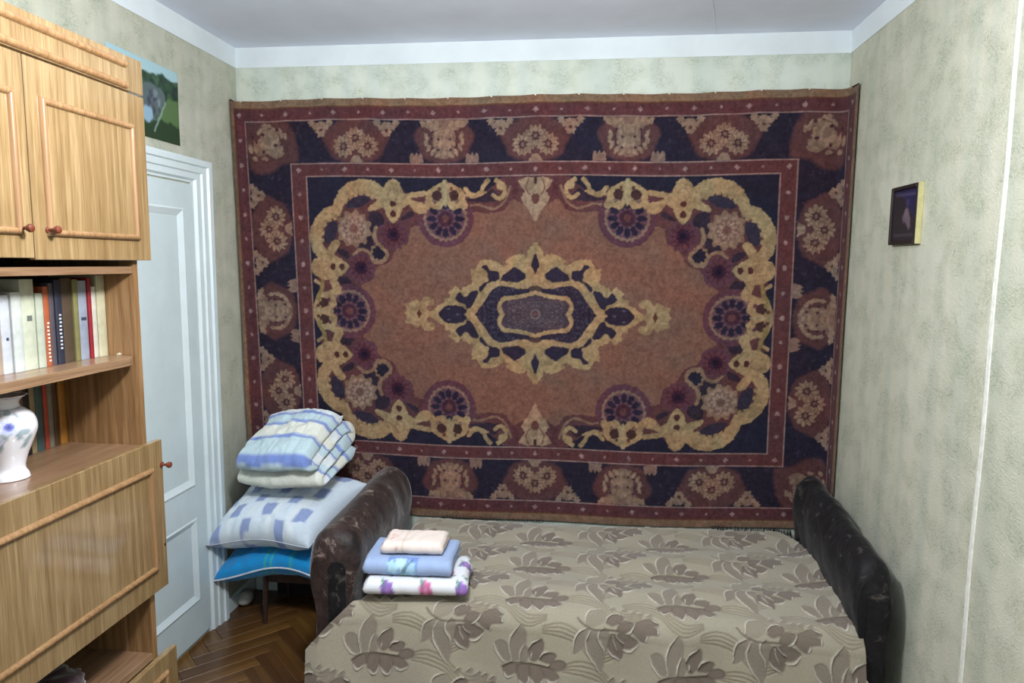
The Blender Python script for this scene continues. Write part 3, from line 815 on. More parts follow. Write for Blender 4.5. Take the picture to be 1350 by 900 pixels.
# lower door
d = P(MB().box(XC + .001, XD, YN, -1.300, .05, .470, .0015), 'lower_door', M['veneer'])
mould_frame(d, -2.14, -1.36, .12, .41)
tag(wu, 'tall light wood wall unit with open book niche against the left wall', 'cabinet')

# ------------------------------------------------------------ books
def book(xs, y1, w, z, h, dep, col, label, tilt=0, marks=None, group='books on the open shelf', page=(222, 214, 190)):
    """spine faces +x; y1 = right end"""
    t = empty('book', (xs - dep / 2, y1 - w / 2, z))
    t.rotation_euler = (math.radians(tilt), 0, 0)
    m = plain('book_cover', tuple(int(v * .88) for v in col), .55, .4, nscale=18, namp=.14)
    c = MB(); hw = w / 2; hd = dep / 2; th = .0016
    # case: two boards and a rounded spine in one wrap
    out = [(-hd, -hw), (hd - .004, -hw)] + [(hd - .004 + .004 * math.sin(a), -hw * math.cos(a)) for a in np.linspace(.35, math.pi - .35, 6)] + [(hd - .004, hw), (-hd, hw)]
    inn = [(-hd, hw - th), (hd - .006, hw - th), (hd - .004, 0), (hd - .006, -hw + th), (-hd, -hw + th)]
    loop = out + inn
    c.rings([[(x, y, 0) for x, y in loop], [(x, y, h) for x, y in loop]], cap=False)
    c2 = len(c.v)
    for zz in (0, h):
        n = len(loop); c.add([(x, y, zz) for x, y in out] + [(x, y, zz) for x, y in inn], [])
        b = len(c.v) - n
        no = len(out); ni = len(inn)
        c.f += [(b + 0, b + 1, b + no + ni - 2, b + no + ni - 1), (b + no - 2, b + no - 1, b + no, b + no + 1)]
        c.f += [tuple([b + no + 1, b + no + 2, b + no + 3] + [b + k3 for k3 in range(1, no - 1)])]
    c.build('cover', m, t, False)
    MB().box(-hd + .003, hd - .006, -hw + th, hw - th, .003, h - .003).build('pages', plain('pages', page, .9), t)
    if marks:
        for (fz0, fz1, fw, mc, kind) in marks:
            mk = MB(); x = hd + .0006
            if kind == 'band': mk.box(x - .004, x, -hw * fw, hw * fw, h * fz0, h * fz1)
            else:
                n = max(3, int((fz1 - fz0) * h / .009)); rr = random.Random(n)
                for q in range(n):
                    za = h * fz0 + (h * (fz1 - fz0)) * q / n; yy = -hw * fw * (.6 + .4 * rr.random())
                    mk.box(x - .003, x, yy, yy + hw * fw * 1.3, za, za + .0045)
            mk.build('spine_lettering', plain('spine_print', mc, .6), t)
    return tag(t, label, 'book', group)
y = YF - .022; zb = 1.4055; xs = .315
spec = [
 (.034, .232, (214, 206, 172), 'wide cream book at the right end of the shelf', None),
 (.020, .200, (224, 220, 204), 'thin off-white book beside the wide cream one', None),
 (.013, .225, (160, 30, 44), 'thin red book between off-white and pale blue books', None),
 (.036, .218, (166, 174, 192), 'pale blue-grey book next to the thin red one', [(.50, .54, .5, (60, 66, 84), 'band')]),
 (.018, .222, (140, 134, 84), 'thin olive book left of the pale blue-grey one', None),
 (.038, .226, (92, 74, 58), 'thick dark brown book near the shelf middle', None),
 (.024, .222, (46, 48, 66), 'narrow navy book with white script on its spine', [(.18, .62, .45, (206, 206, 206), 'text')]),
 (.017, .214, (92, 84, 92), 'thin grey book standing left of the navy script book', None),
 (.018, .206, (190, 98, 60), 'orange book with white letters down its spine', [(.06, .58, .5, (232, 226, 214), 'text')]),
 (.024, .190, (206, 212, 192), 'pale green-grey book left of the orange one', None),
 (.043, .226, (222, 226, 200), 'wide creamy book with a small dark emblem on its spine', [(.54, .60, .35, (104, 110, 104), 'band')]),
 (.030, .196, (226, 230, 224), 'white book with plain spine left of the emblem book', None),
 (.028, .190, (222, 226, 234), 'bluish white book with a small dark dot on its spine', [(.42, .46, .25, (60, 66, 84), 'band')]),
 (.030, .205, (196, 172, 150), 'pale tan book cut off by the left frame edge on the shelf', None),
]
for (w, h, col, lab, mk) in spec:
    book(xs - random.uniform(0, .006), y, w, zb, h, .15, col, lab, 0, mk); y -= w + .0012
y = YF - .022; zb = 1.1405; xs = .168
spec = [
 (.026, .215, (188, 128, 50), 'golden-orange book at the right end of the lower row'),
 (.018, .205, (98, 66, 40), 'dark brown narrow book beside the golden-orange one'),
 (.018, .195, (146, 140, 124), 'thin grey book in the lower row left of dark brown'),
 (.016, .200, (196, 80, 60), 'coral red thin book in the lower row'),
 (.027, .210, (84, 106, 108), 'teal-grey book in the lower row behind the vase'),
 (.018, .212, (176, 156, 118), 'beige book in the lower row left of teal-grey'),
 (.020, .190, (42, 36, 40), 'blackish book in the lower row just right of the vase'),
 (.026, .212, (142, 110, 84), 'tan-brown book in the lower row behind the vase rim'),
]
for (w, h, col, lab) in spec:
    book(xs - random.uniform(0, .005), y, w, zb, h, .135, col, lab, 0, None, 'books in the lower niche'); y -= w + .0012

# ------------------------------------------------------------ vase
def vase():
    pr = [(0, .000), (.040, .000), (.043, .004), (.041, .012), (.036, .022), (.036, .035), (.043, .060), (.055, .090), (.065, .118), (.066, .135), (.060, .155), (.046, .170), (.034, .180), (.031, .188), (.034, .196), (.043, .204), (.048, .208), (.046, .209), (.036, .200), (.028, .188), (.030, .178), (.04, .165)]
    P2 = smooth_path(pr, 5); nt = 96
    tt = np.linspace(0, 2 * math.pi, nt, endpoint=False); rows = len(P2)
    rz = np.array(P2); 
    T, Rr = np.meshgrid(tt, np.maximum(rz[:, 0], .0002)); _, Z = np.meshgrid(tt, rz[:, 1])
    scal = 1 + .05 * np.sin(T * 10) * np.clip((Z - .2) / .008, 0, 1)
    V = np.stack([Rr * scal * np.cos(T), Rr * scal * np.sin(T), Z], -1)
    # painted sprays around: repeated every 120 degrees, X in cm along girth
    Xc = (((T + .72 + math.pi) % (2 * math.pi / 3)) - math.pi / 3) * 6; Yc = Z * 100
    c = Canvas(Xc, Yc, (232, 230, 236), .14)
    for (x, y2, r) in ((-3.5, 10, 1.2), (-2.2, 8.6, 1.0), (3, 12.4, 1.1), (4.2, 10.2, 1.1), (3.6, 8.8, .9), (1.8, 11.4, .9), (-1, 11.6, .8), (-4, 12.6, .9), (0, 17.2, .9), (2, 16.4, .6), (-2, 16.6, .6)):
        c.disk(x, y2, r * 1.25, (138, 160, 168), r * .7, x, .8)
    for (x, y2, s_) in ((0, 14, 1.0), (-2.8, 10.6, .8)):
        for q in range(8):
            t = q * math.pi / 4; c.disk(x + 1.3 * s_ * math.cos(t), y2 + 1.3 * s_ * math.sin(t), .8 * s_, (196, 204, 240), .5 * s_, t, .9)
        c.disk(x, y2, .95 * s_, (110, 116, 190)); c.disk(x, y2, .4 * s_, (70, 76, 150))
    c.line([(-4, 7.6), (-2, 9), (0, 12), (2.5, 11), (4, 8)], .16, (110, 130, 130))
    c.line([(-6, 17.9), (0, 17.7), (6, 17.9)], .22, (120, 150, 160)); c.line([(-7, 20.5), (7, 20.5)], .2, (170, 150, 160))
    m, ntr, b = nmat('glazed_porcelain'); at = N(ntr, 'ShaderNodeAttribute', attribute_name='Col')
    ntr.links.new(at.outputs['Color'], b.inputs['Base Color']); b.inputs['Roughness'].default_value = .12; b.inputs['Coat Weight'].default_value = .5
    o = mesh_obj('porcelain_vase', V.reshape(-1, 3), grid_faces(nt, rows, True), m, None, True, c.C.reshape(-1, 3))
    o.location = (.278, -1.722, 1.1405); return o
tag(vase(), 'white porcelain vase with blue flowers standing in the open niche', 'vase')

# ------------------------------------------------------------ cloth solids
def blob_sheet(name, corners, th, mat, par=None, n=(60, 50), pw=2.6, paintf=None, wr=.006, sag=None, seed=1, loc=None, wfreq=6):
    """a stuffed cushion: corners FL,FR,BR,BL give the middle surface; returns object"""
    nu, nv = n
    u, v = np.meshgrid(np.linspace(-1, 1, nu), np.linspace(-1, 1, nv))
    C4 = [np.array(q, float) for q in corners]
    cu = u + 0 * v
    # sides pulled in a little between the corners
    pu = u * (1 - .07 * (1 - v * v) * np.abs(u) ** 2 * (-1)) if False else u * (1 - .05 * (1 - v ** 2))
    pv = v * (1 - .06 * (1 - u ** 2))
    a = (pu + 1) / 2; b = (pv + 1) / 2
    mid = (C4[0][None, None] * ((1 - a) * (1 - b))[..., None] + C4[1] * (a * (1 - b))[..., None] + C4[2] * (a * b)[..., None] + C4[3] * ((1 - a) * b)[..., None])
    nrm = np.cross(C4[1] - C4[0], C4[3] - C4[0]); nrm /= np.linalg.norm(nrm)
    hgt = th / 2 * ((1 - np.abs(u) ** (pw + 1)).clip(0) * (1 - np.abs(v) ** (pw + 1)).clip(0)) ** .5
    if sag is not None: mid = mid + sag(u, v)
    edge = np.clip(hgt / (th / 2), 0, 1)
    w1 = vnoise(u * wfreq, v * wfreq * .7, seed) * wr + vnoise(u * wfreq * 2.6, v * wfreq * 2.2, seed + 1) * wr * .4
    rad = wr * .9 * np.sin(u * 26 + 3 * vnoise(u * 3, v * 3, seed + 4)) * np.clip(np.abs(v) ** 4, 0, 1) * edge ** .3
    topv = mid + nrm * (hgt + (w1 + rad) * edge ** .5)[..., None]
    botv = mid - nrm * (hgt * .92 + w1 * edge)[..., None]
    V = np.concatenate([topv.reshape(-1, 3), botv.reshape(-1, 3)])
    F1 = grid_faces(nu, nv); F2 = F1[:, ::-1] + nu * nv
    Fc = np.concatenate([F1, F2])
    cols = None
    if paintf is not None:
        ct = paintf(u, v, True).reshape(-1, 3); cb = paintf(u, v, False).reshape(-1, 3); cols = np.concatenate([ct, cb])
    org = np.array(corners).mean(0)
    V = V - org
    o = mesh_obj(name, V, Fc, mat, par, True, cols)
    import bmesh
    bm = bmesh.new(); bm.from_mesh(o.data); bmesh.ops.remove_doubles(bm, verts=bm.verts, dist=.0004); bmesh.ops.recalc_face_normals(bm, faces=bm.faces); bm.to_mesh(o.data); bm.free()
    for p in o.data.polygons: p.use_smooth = True
    o.location = org
    # rim positions for piping
    rim = [tuple(mid[0, i] - org) for i in range(nu)] + [tuple(mid[j, -1] - org) for j in range(1, nv)] + [tuple(mid[-1, i] - org) for i in range(nu - 2, -1, -1)] + [tuple(mid[j, 0] - org) for j in range(nv - 2, 0, -1)]
    return o, rim

def fold_strip(layers, width_fn, prof_th, depth, name, mat, paintf=None, par=None, res=26, nx=60, wr=.002, seed=3, first='front'):
    """one cloth folded into a stack: a serpentine centre line (depth, z) with thickness, extruded in x.
    local frame: x = width, y = depth (front = -), z up; layers = number of layers"""
    t = prof_th; path = []; y_f, y_b = -depth / 2 + t * .5, depth / 2 - t * .5
    z = t * layers - t / 2; d = -1
    # build from top back -> front -> turn -> back ...
    yy = y_b
    for L in range(layers):
        ya, yb2 = (y_b, y_f) if d < 0 else (y_f, y_b)
        for k4 in range(res): path.append((ya + (yb2 - ya) * k4 / (res - 1), z))
        if L < layers - 1:
            cy = yb2
            for k4 in range(1, 8):
                a = math.pi * k4 / 8
                path.append((cy + d * math.sin(a) * t * .52, z - t / 2 + math.cos(a) * t / 2))
            z -= t; d = -d
    Pn = np.array(path); n = len(Pn)
    tan = np.gradient(Pn, axis=0); tan /= np.linalg.norm(tan, axis=1)[:, None]; nr = np.stack([-tan[:, 1], tan[:, 0]], -1)
    arc = np.concatenate([[0], np.cumsum(np.linalg.norm(np.diff(Pn, axis=0), axis=1))])
    ht = t * .47
    end = np.minimum(1, np.sqrt(np.minimum(arc, arc[-1] - arc) / (t * .5) + .02))
    out = Pn + nr * (ht * end)[:, None]; inn = Pn - nr * (ht * end)[:, None]
    loop = np.concatenate([out, inn[::-1]]); la = np.concatenate([arc, arc[::-1]])
    m = len(loop)
    us = np.linspace(-1, 1, nx)
    side = np.concatenate([np.ones(n), -np.ones(n)])
    V = np.zeros((nx, m, 3)); AR = np.zeros((nx, m)); U = np.zeros((nx, m))
    ctr = (out + inn) / 2; cl = np.concatenate([ctr, ctr[::-1]])
    for i, u in enumerate(us):
        wd = width_fn(loop[:, 1] / (t * layers))
        e = 1 - abs(u); rr = min(1, math.sqrt(e * (2 - min(e, 1)) * 0 + min(1, e / .05)))
        pt = cl + (loop - cl) * (.25 + .75 * rr)
        nz = vnoise(np.full(m, u * 5.0), la * 22, seed) * wr + vnoise(np.full(m, u * 13.0), la * 45, seed + 1) * wr * .4
        V[i, :, 0] = u * wd / 2 + vnoise(np.full(m, 0.3), la * 14, seed + 2) * .004 * abs(u) ** 6 * 2
        V[i, :, 1] = pt[:, 0] + nz * .6; V[i, :, 2] = pt[:, 1] + nz * side
        AR[i] = la; U[i] = u
    Fc = grid_faces(m, nx, True)
    nb = m * nx
    Vf = V.reshape(-1, 3)
    # close the two ends strip by strip (thin cloth section)
    k5 = np.arange(n - 1); c0 = np.stack([k5, k5 + 1, m - 2 - k5, m - 1 - k5], -1)
    Fc = np.concatenate([Fc, c0[:, ::-1], c0 + m * (nx - 1)])
    cols = paintf(AR.ravel(), U.ravel(), Vf) if paintf else None
    o = mesh_obj(name, Vf, Fc.astype(np.int32), mat, par, True, cols)
    import bmesh
    bm = bmesh.new(); bm.from_mesh(o.data); bmesh.ops.recalc_face_normals(bm, faces=bm.faces); bm.to_mesh(o.data); bm.free()
    for p in o.data.polygons: p.use_smooth = True
    return o

# ------------------------------------------------------------ stool with bedding
st = empty('low_stool', (.36, -.19, 0))
sw = wood('stool_dark_wood', (62, 42, 36), (44, 30, 26), 'z', .4)
MB().box(-.19, .19, -.15, .14, .240, .262, .006).build('seat', sw, st)
for (sx, sy) in ((-1, -1), (1, -1), (-1, 1), (1, 1)):
    l = MB(); l.tube([(sx * .14, sy * .13 - .005, 0), (sx * .135, sy * .115 - .005, .240)], [.010, .014], 12); l.build('leg', sw, st, True)
for sy in (-1, 1): MB().box(-.125, .125, sy * .115 - .012, sy * .115, .200, .239).build('apron', sw, st)
MB().box(-.20, .24, .125, .14, .015, .239).build('dark_fill_panel', M['black'], st)  # black panel added to darken the space under the bedding, where shade falls
tag(st, 'low dark wooden stool hidden under the stacked bedding beside the sofa', 'stool')

def paint_blue(u, v, top):
    X, Y = u * 31, v * 22
    c = Canvas(X + vnoise(X * .2, Y * .2, 2) * .8, Y, (28, 150, 218), .5)
    for x in (-4, -1.2, 8): c.line([(x, -24), (x + 1, 24)], .7, (80, 190, 130), 0, .85)
    for y3 in (-13, 4): c.line([(-32, y3), (-8, y3 + .8), (32, y3)], .6, (48, 162, 176), 0, .7)
    c.disk(-3, -3, 4.2, (86, 200, 90), 3); c.disk(-7, -7, 3, (40, 150, 206), 2); c.line([(6, -8), (16, -8.6)], .7, (74, 184, 110), 0)
    return c.C
o, rim = blob_sheet('blue_cushion', [(.012, -.40, .246), (.600, -.42, .268), (.655, -.03, .37), (.05, -.02, .37)], .165, cloth('blue_cotton', 240, .12, .9, .3, .25), None, (64, 48), 2.6, paint_blue, .008,
    lambda u, v: np.stack([0 * u, 0 * u, .020 * np.sin((u + .35) * 3.2) * np.clip(-v, 0, 1) ** 2 + .03 * (1 - u ** 2) * np.clip(-v, 0, 1)], -1), 5)
pm = MB(); pm.tube(rim + rim[:2], .0042, 6); pm.build('piping', plain('white_piping', (214, 218, 224), .9), o, True)
tag(o, 'bright blue cushion with green stripes, bottom of the stack on the stool', 'cushion')

def paint_pillow(u, v, top):
    X, Y = u * 35, v * 26
    c = Canvas(X + vnoise(X * .15, Y * .15, 2) * 1.2, Y + vnoise(X * .15, Y * .15, 9) * 1.2, (220, 232, 242), .35)
    for x in (-30, -16, -2, 12, 26): c.line([(x - 5, -30), (x - 5, 30)], 4.5, (230, 238, 242), 0, .7)
    k6 = 0
    for i, x in enumerate((-29, -18.5, -8, 3, 14, 25)):
        for j, y3 in enumerate((-23, -14.5, -6, 3, 12, 20)):
            if (i + j) % 2: continue
            h = 4.2 if i % 2 else 3.0; wd = 3.2
            c.poly([(x - wd, y3 - h), (x + wd, y3 - h), (x + wd, y3 + h), (x - wd, y3 + h)], (146, 164, 208), a=.95)
            for q in range(14):
                c.disk(x + RS.uniform(-wd + .4, wd - .4), y3 + RS.uniform(-h + .4, h - .4), .5, (150, 162, 202), .3, q, .8)
    return c.C
o, rim = blob_sheet('checked_pillow', [(-.002 + .012, -.44, .425), (.505, -.47, .455), (.668, -.10, .612), (.10, -.03, .60)], .235, cloth('pillow_cotton', 260, .08, .9, .2, .2), None, (90, 70), 2.5, paint_pillow, .008,
    lambda u, v: np.stack([0 * u, 0 * u, .012 * np.cos(u * 3.0) * np.clip(-v, 0, 1)], -1), 9)
pm = MB(); pm.tube(rim + rim[:2], .0022, 5); pm.build('seam', plain('pillow_seam', (206, 212, 226), .9), o, True)
tag(o, 'pale pillow with blue squares under the striped blanket', 'pillow')

def paint_blanket(arc, u, V):
    cr = lin((232, 234, 222)); cy = lin((198, 220, 226)); bl = lin((124, 146, 208)); wh = lin((226, 232, 234))
    s_ = (arc * 100 + .5 * vnoise(u * 4, arc * 3, 4)) 
    C = np.ones((len(arc), 3)) * wh
    pat = [(0, 5, wh), (5, 6.6, bl), (6.6, 11.5, cy), (11.5, 13, bl), (13, 21, cr), (21, 22.6, bl), (22.6, 31, cy), (31, 34, bl), (34, 38, cy), (38, 39.4, bl), (39.4, 46, wh), (46, 50, cy), (50, 51.5, bl), (51.5, 58, cr)]
    ss = s_ % 58
    for a, b, col in pat:
        m = np.clip((ss - a) / .5 + .5, 0, 1) * np.clip((b - ss) / .5 + .5, 0, 1)
        C = C * (1 - m[:, None]) + col * m[:, None]
    return C
bo = fold_strip(4, lambda zf: .385 + .05 * np.cos(zf * 2.5), .054, .36, 'striped_blanket', cloth('quilt_cotton', 200, .10, .95, .3, .3), paint_blanket, None, 30, 70, .011, 13)
# relax: slump the folded quilt, raise its back, round the corners
me = bo.data; co = np.empty(len(me.vertices) * 3, dtype=np.float32); me.vertices.foreach_get('co', co); co = co.reshape(-1, 3)
yl = co[:, 1] / .18; xl = co[:, 0] / .2; zl = co[:, 2] / .2
co[:, 2] *= 1 + .10 * yl
co[:, 1] -= .022 * np.clip(-yl, 0, 1) * np.clip(zl * 2 - 1, 0, 1)
co[:, 1] += .02 * np.clip(-yl, 0, 1) ** 3 * xl ** 2
co[:, 2] = co[:, 2] * (1 - .10 * np.abs(xl) ** 3 - .06 * np.abs(yl) ** 3) + .010 * np.sin(xl * 2.2 + yl)
co[:, 0] += .035 * zl * 0 - .03 * (yl) * 0
co[:, 2] += -.018 * np.clip(xl, 0, 2) ** 2
me.vertices.foreach_set('co', co.ravel()); me.update()
bo.location = (.372, -.225, .733); bo.rotation_euler = (math.radians(17), math.radians(-4), math.radians(-9))
tag(bo, 'thick folded blanket striped blue, white and cyan, top of the stack', 'blanket')

# ------------------------------------------------------------ sofa bed
def velour(name, base, dark, lightc, sheen=.3, fl=9):
    m, nt, b = nmat(name)
    v = coords(nt); n = noise(nt, v, fl, 4, .65, 1.2); n2 = noise(nt, v, 300, 2); n3 = noise(nt, v, 26, 3, .7, .8)
    c1 = ramp(nt, n, [(.3, dark), (.5, base), (.58, base), (.68, lightc)])
    c3 = ramp(nt, n3, [(.4, (170, 165, 165)), (.62, (255, 255, 255))])
    o = mix(nt, c1, c3, .8)
    nt.links.new(o, b.inputs['Base Color'])
    b.inputs['Roughness'].default_value = .55; b.inputs['Specular IOR Level'].default_value = .3
    b.inputs['Sheen Weight'].default_value = sheen; b.inputs['Sheen Roughness'].default_value = .35
    if sheen < .2: b.inputs['Roughness'].default_value = .68
    bump(nt, b, n3, .5, .006); return m
VL = velour('brown_velour', (60, 45, 41), (34, 26, 26), (146, 128, 120)); VR = velour('black_velour', (26, 24, 27), (17, 16, 19), (84, 78, 74), .08, 17)
sf = empty('sofa_bed', (1.76, -.55, 0))
def S(o):
    o.data.transform(Matrix.Translation((-1.76, .55, 0))); return o
S(MB().box(.92, 2.58, -.86, -.12, .05, .25, .01).build('base', VR, sf))
def rounded_slab(x0, x1, y0, y1, z0, z1, r=.05, n=5):
    mb = MB(); prof = []
    for i in range(n + 1): a = -math.pi / 2 + math.pi / 2 * i / n; prof.append((r - r * math.cos(a), z0 + r + r * math.sin(a)))
    for i in range(n + 1): a = math.pi / 2 * i / n; prof.append((r - r * math.cos(a), z1 - r + r * math.sin(a)))
    rings = []
    for d, z in prof:
        ring_ = []
        for (cx, cy, a0) in ((x1 - r, y1 - r, 0), (x0 + r, y1 - r, 90), (x0 + r, y0 + r, 180), (x1 - r, y0 + r, 270)):
            for i in range(5):
                a = math.radians(a0 + 22.5 * i); rr = r - d
                ring_.append((cx + rr * math.cos(a), cy + rr * math.sin(a), z))
        rings.append(ring_)
    mb.rings(rings); return mb
S(rounded_slab(.900, 2.600, -.900, -.035, .25, .425, .05).build('mattress', VR, sf, True))
def arm(xc, wtop, wbot, y0, y1, z0, z1, mat, side, lean):
    """padded arm: rolled top wider than its body, rounded ends, soft lumps"""
    n = 40; m = 44; rings = []
    pr = []
    # cross-section (x offset, z) for unit height 0..1
    hw, hb = wtop / 2, wbot / 2
    key = [(-hb, 0), (-hb, .45), (-hb * 1.0, .62), (-hw, .76), (-hw * 1.02, .86), (-hw * .75, .955), (-hw * .25, 1.0), (hw * .25, 1.0), (hw * .75, .955), (hw * 1.02, .86), (hw, .76), (hb * 1.0, .62), (hb, .45), (hb, 0)]
    sec = np.array(smooth_path(key, 4))
    Y = list(np.linspace(0, 1, 46))
    for t in Y:
        y = y0 + (y1 - y0) * t; h = z0 + (z1 - z0) * t
        e = min(t, 1 - t) * (y1 - y0); q = 1 - max(0, 1 - e / .05) ** 2.2 * (.16 if t < .5 else .35)
        rr = []
        for (x, z) in sec:
            zz = .03 + (h - .03) * z * (1 if z < .5 else (1 - (1 - q) * .45))
            lump = .008 * float(vnoise(np.array(t * 5.), np.array(z * 3. + x * 12), 17 + side)) + .003 * float(vnoise(np.array(t * 17.), np.array(z * 9. + x * 30), 27 + side))
            xx = xc + x * q + lump + lean * (t - .5)
            rr.append((xx, y + (.012 * (1 - q) * 0), zz + lump * .8))
        rings.append(rr)
    mb = MB(); mb.rings(rings); return mb
# the mb rings close the bottom too
al = S(arm(.792, .185, .150, -.918, -.15, .706, .735, VL, 0, .012).build('arm', VL, sf, True)); tag(al, 'left arm in worn brown velour')
ar = S(arm(2.672, .130, .104, -.925, -.11, .705, .765, VR, 1, .012).build('arm', VR, sf, True)); tag(ar, 'right arm in near-black velour')
# front facings of the arms with a darker inset
for (x, hw, par) in ((.805, .034, al), (2.672, .030, ar)):
    mb = MB(); z0, z1 = .06, .60
    out = [(x - hw, z0), (x + hw, z0), (x + hw, z1 - .03), (x + hw * .6, z1 - .006), (x, z1), (x - hw * .6, z1 - .006), (x - hw, z1 - .03)]
    yf = -.915 if x < 1 else -.922
    mb.rings([[(a, yf, b) for a, b in out], [(a, yf - .009, b) for a, b in out]])
    S(mb.build('facing', VR, par))
tag(sf, 'low sofa bed with dark velour arms against the back wall', 'sofa')

# ------------------------------------------------------------ bedspread
def motifs(c, ox, oy, kind, sx=1):
    k = .0385
    D1, D2, DKE, LT = (138, 126, 112), (118, 104, 94), (92, 78, 68), (214, 206, 192)
    T = (lambda x, y: (ox + (x - 480) * k * sx, oy - (y - 330) * k)) if kind == 'A' else (lambda x, y: (ox + (x - 1100) * k * sx, oy - (y - 640) * k))
    Q = lambda L: [T(*p) for p in L]
    def leaf(L, col): c.poly(Q(L), col, 3, .9, .25)
    def hi(L, w=.42): c.line(Q(L), w, LT, 5, .95, .12, True)
    def dk(L, w=.5): c.line(Q(L), w, DKE, 5, .7, .2)
    if kind == 'A':
        leaf([(210, 265), (210, 180), (250, 120), (330, 97), (385, 140), (390, 220), (300, 285)], (148, 138, 122)); hi([(208, 262), (214, 180), (250, 120), (340, 98)])
        leaf([(102, 520), (110, 400), (150, 330), (200, 292), (258, 288), (215, 370), (205, 450), (160, 500)], D1); hi([(104, 522), (110, 400), (150, 325), (235, 285)])
        leaf([(250, 320), (216, 400), (228, 490), (270, 580), (345, 695), (388, 600), (385, 510), (335, 420), (320, 330)], D1); hi([(250, 322), (217, 400), (230, 500), (290, 600), (352, 697)])
        leaf([(372, 285), (332, 330), (332, 400), (376, 470), (382, 528), (430, 470), (425, 330)], D1); hi([(372, 285), (330, 330), (332, 400), (375, 470), (380, 528)])
        dk([(140, 210), (200, 270), (300, 312), (440, 312), (570, 325)], .7)
        for L in ([(400, 245), (402, 200), (440, 162), (500, 148), (548, 190), (520, 240), (450, 270)], [(500, 320), (512, 262), (560, 226), (640, 240), (620, 290), (560, 330)],
                  [(440, 350), (418, 430), (425, 500), (525, 578), (550, 470), (500, 360)], [(500, 342), (545, 462), (620, 462), (682, 405), (620, 360), (560, 342)],
                  [(622, 305), (655, 240), (720, 200), (800, 180), (855, 215), (850, 240), (770, 245), (848, 262), (855, 312), (770, 325), (740, 388), (690, 372)]):
            leaf(L, D2); c.line(Q(L + L[:1]), .5, DKE, 3, .5, .3)
        for L in ([(400, 240), (400, 200), (440, 160), (500, 145), (515, 170)], [(412, 480), (450, 530), (525, 578)], [(550, 490), (620, 485), (682, 415)], [(575, 335), (620, 300), (655, 240)], [(742, 392), (760, 330)], [(800, 185), (856, 215)], [(852, 262), (858, 312)]): hi(L)
        hi([(455, 360), (470, 430), (500, 500)], .25); hi([(480, 350), (520, 400), (560, 430)], .25)
        for (x, y) in ((455, 92), (560, 102), (640, 128), (705, 138), (780, 152)): c.disk(*T(x, y), 1.25, D1, 1.0, .4, .85, .3); c.line(Q([(x - 30, y - 5), (x, y - 32)]), .25, LT, 0, .7)
        c.disk(*T(600, 170), 1.8, (138, 126, 114), 1.4, 0, .6, .4)
    else:
        leaf([(780, 510), (795, 580), (870, 660), (930, 645), (905, 510), (840, 470)], D1); hi([(778, 508), (795, 570), (835, 630), (880, 668)])
        leaf([(1025, 305), (950, 400), (920, 500), (940, 655), (1040, 600), (1080, 420)], D1); hi([(1025, 305), (950, 400), (920, 500), (940, 655)])
        leaf([(1060, 490), (1020, 570), (1015, 660), (1090, 640), (1100, 540)], D1); hi([(1060, 488), (1020, 570), (1014, 655)])
        for L in ([(1095, 535), (1130, 470), (1205, 430), (1238, 480), (1215, 580), (1150, 640), (1110, 600)], [(1205, 625), (1235, 560), (1290, 545), (1350, 570), (1300, 640)],
                  [(1280, 690), (1330, 620), (1420, 610), (1440, 660), (1370, 700)], [(860, 720), (930, 675), (1010, 690), (980, 760), (910, 800), (880, 770)], [(985, 690), (1090, 668), (1115, 760), (1075, 850), (1010, 810)], [(1100, 675), (1205, 678), (1245, 770), (1190, 850), (1125, 790)], [(1210, 680), (1320, 690), (1385, 760), (1320, 800), (1245, 760)]): leaf(L, D2); c.line(Q(L + L[:1]), .5, DKE, 3, .5, .3)
        dk([(860, 720), (960, 670), (1100, 665), (1290, 680)], .7)
        for L in ([(1092, 535), (1130, 470), (1205, 430)], [(1205, 600), (1235, 550), (1300, 538)], [(1130, 560), (1125, 620)], [(878, 760), (910, 803), (975, 770)], [(1012, 812), (1075, 852), (1112, 775)], [(1128, 795), (1190, 852), (1243, 780)], [(1262, 775), (1320, 802), (1385, 765)]): hi(L)
        for q in range(5): c.line(Q([(980 + q * 60, 690), (970 + q * 65, 780)]), .3, (140, 122, 106), 0, .6)
def waves(c, ox, oy, s=1):
    for i in range(4):
        d = i * 1.5
        c.line([(ox - 14, oy + 4.0 - d * .5), (ox - 8, oy + 5.6 - d), (ox - 2, oy + 3.4 - d), (ox + 2.5, oy - 1 - d), (ox + 7, oy - 3.5 - d * .9), (ox + 13, oy - 3 - d * .4)], .5, (118, 104, 86), 4, .7, .3)
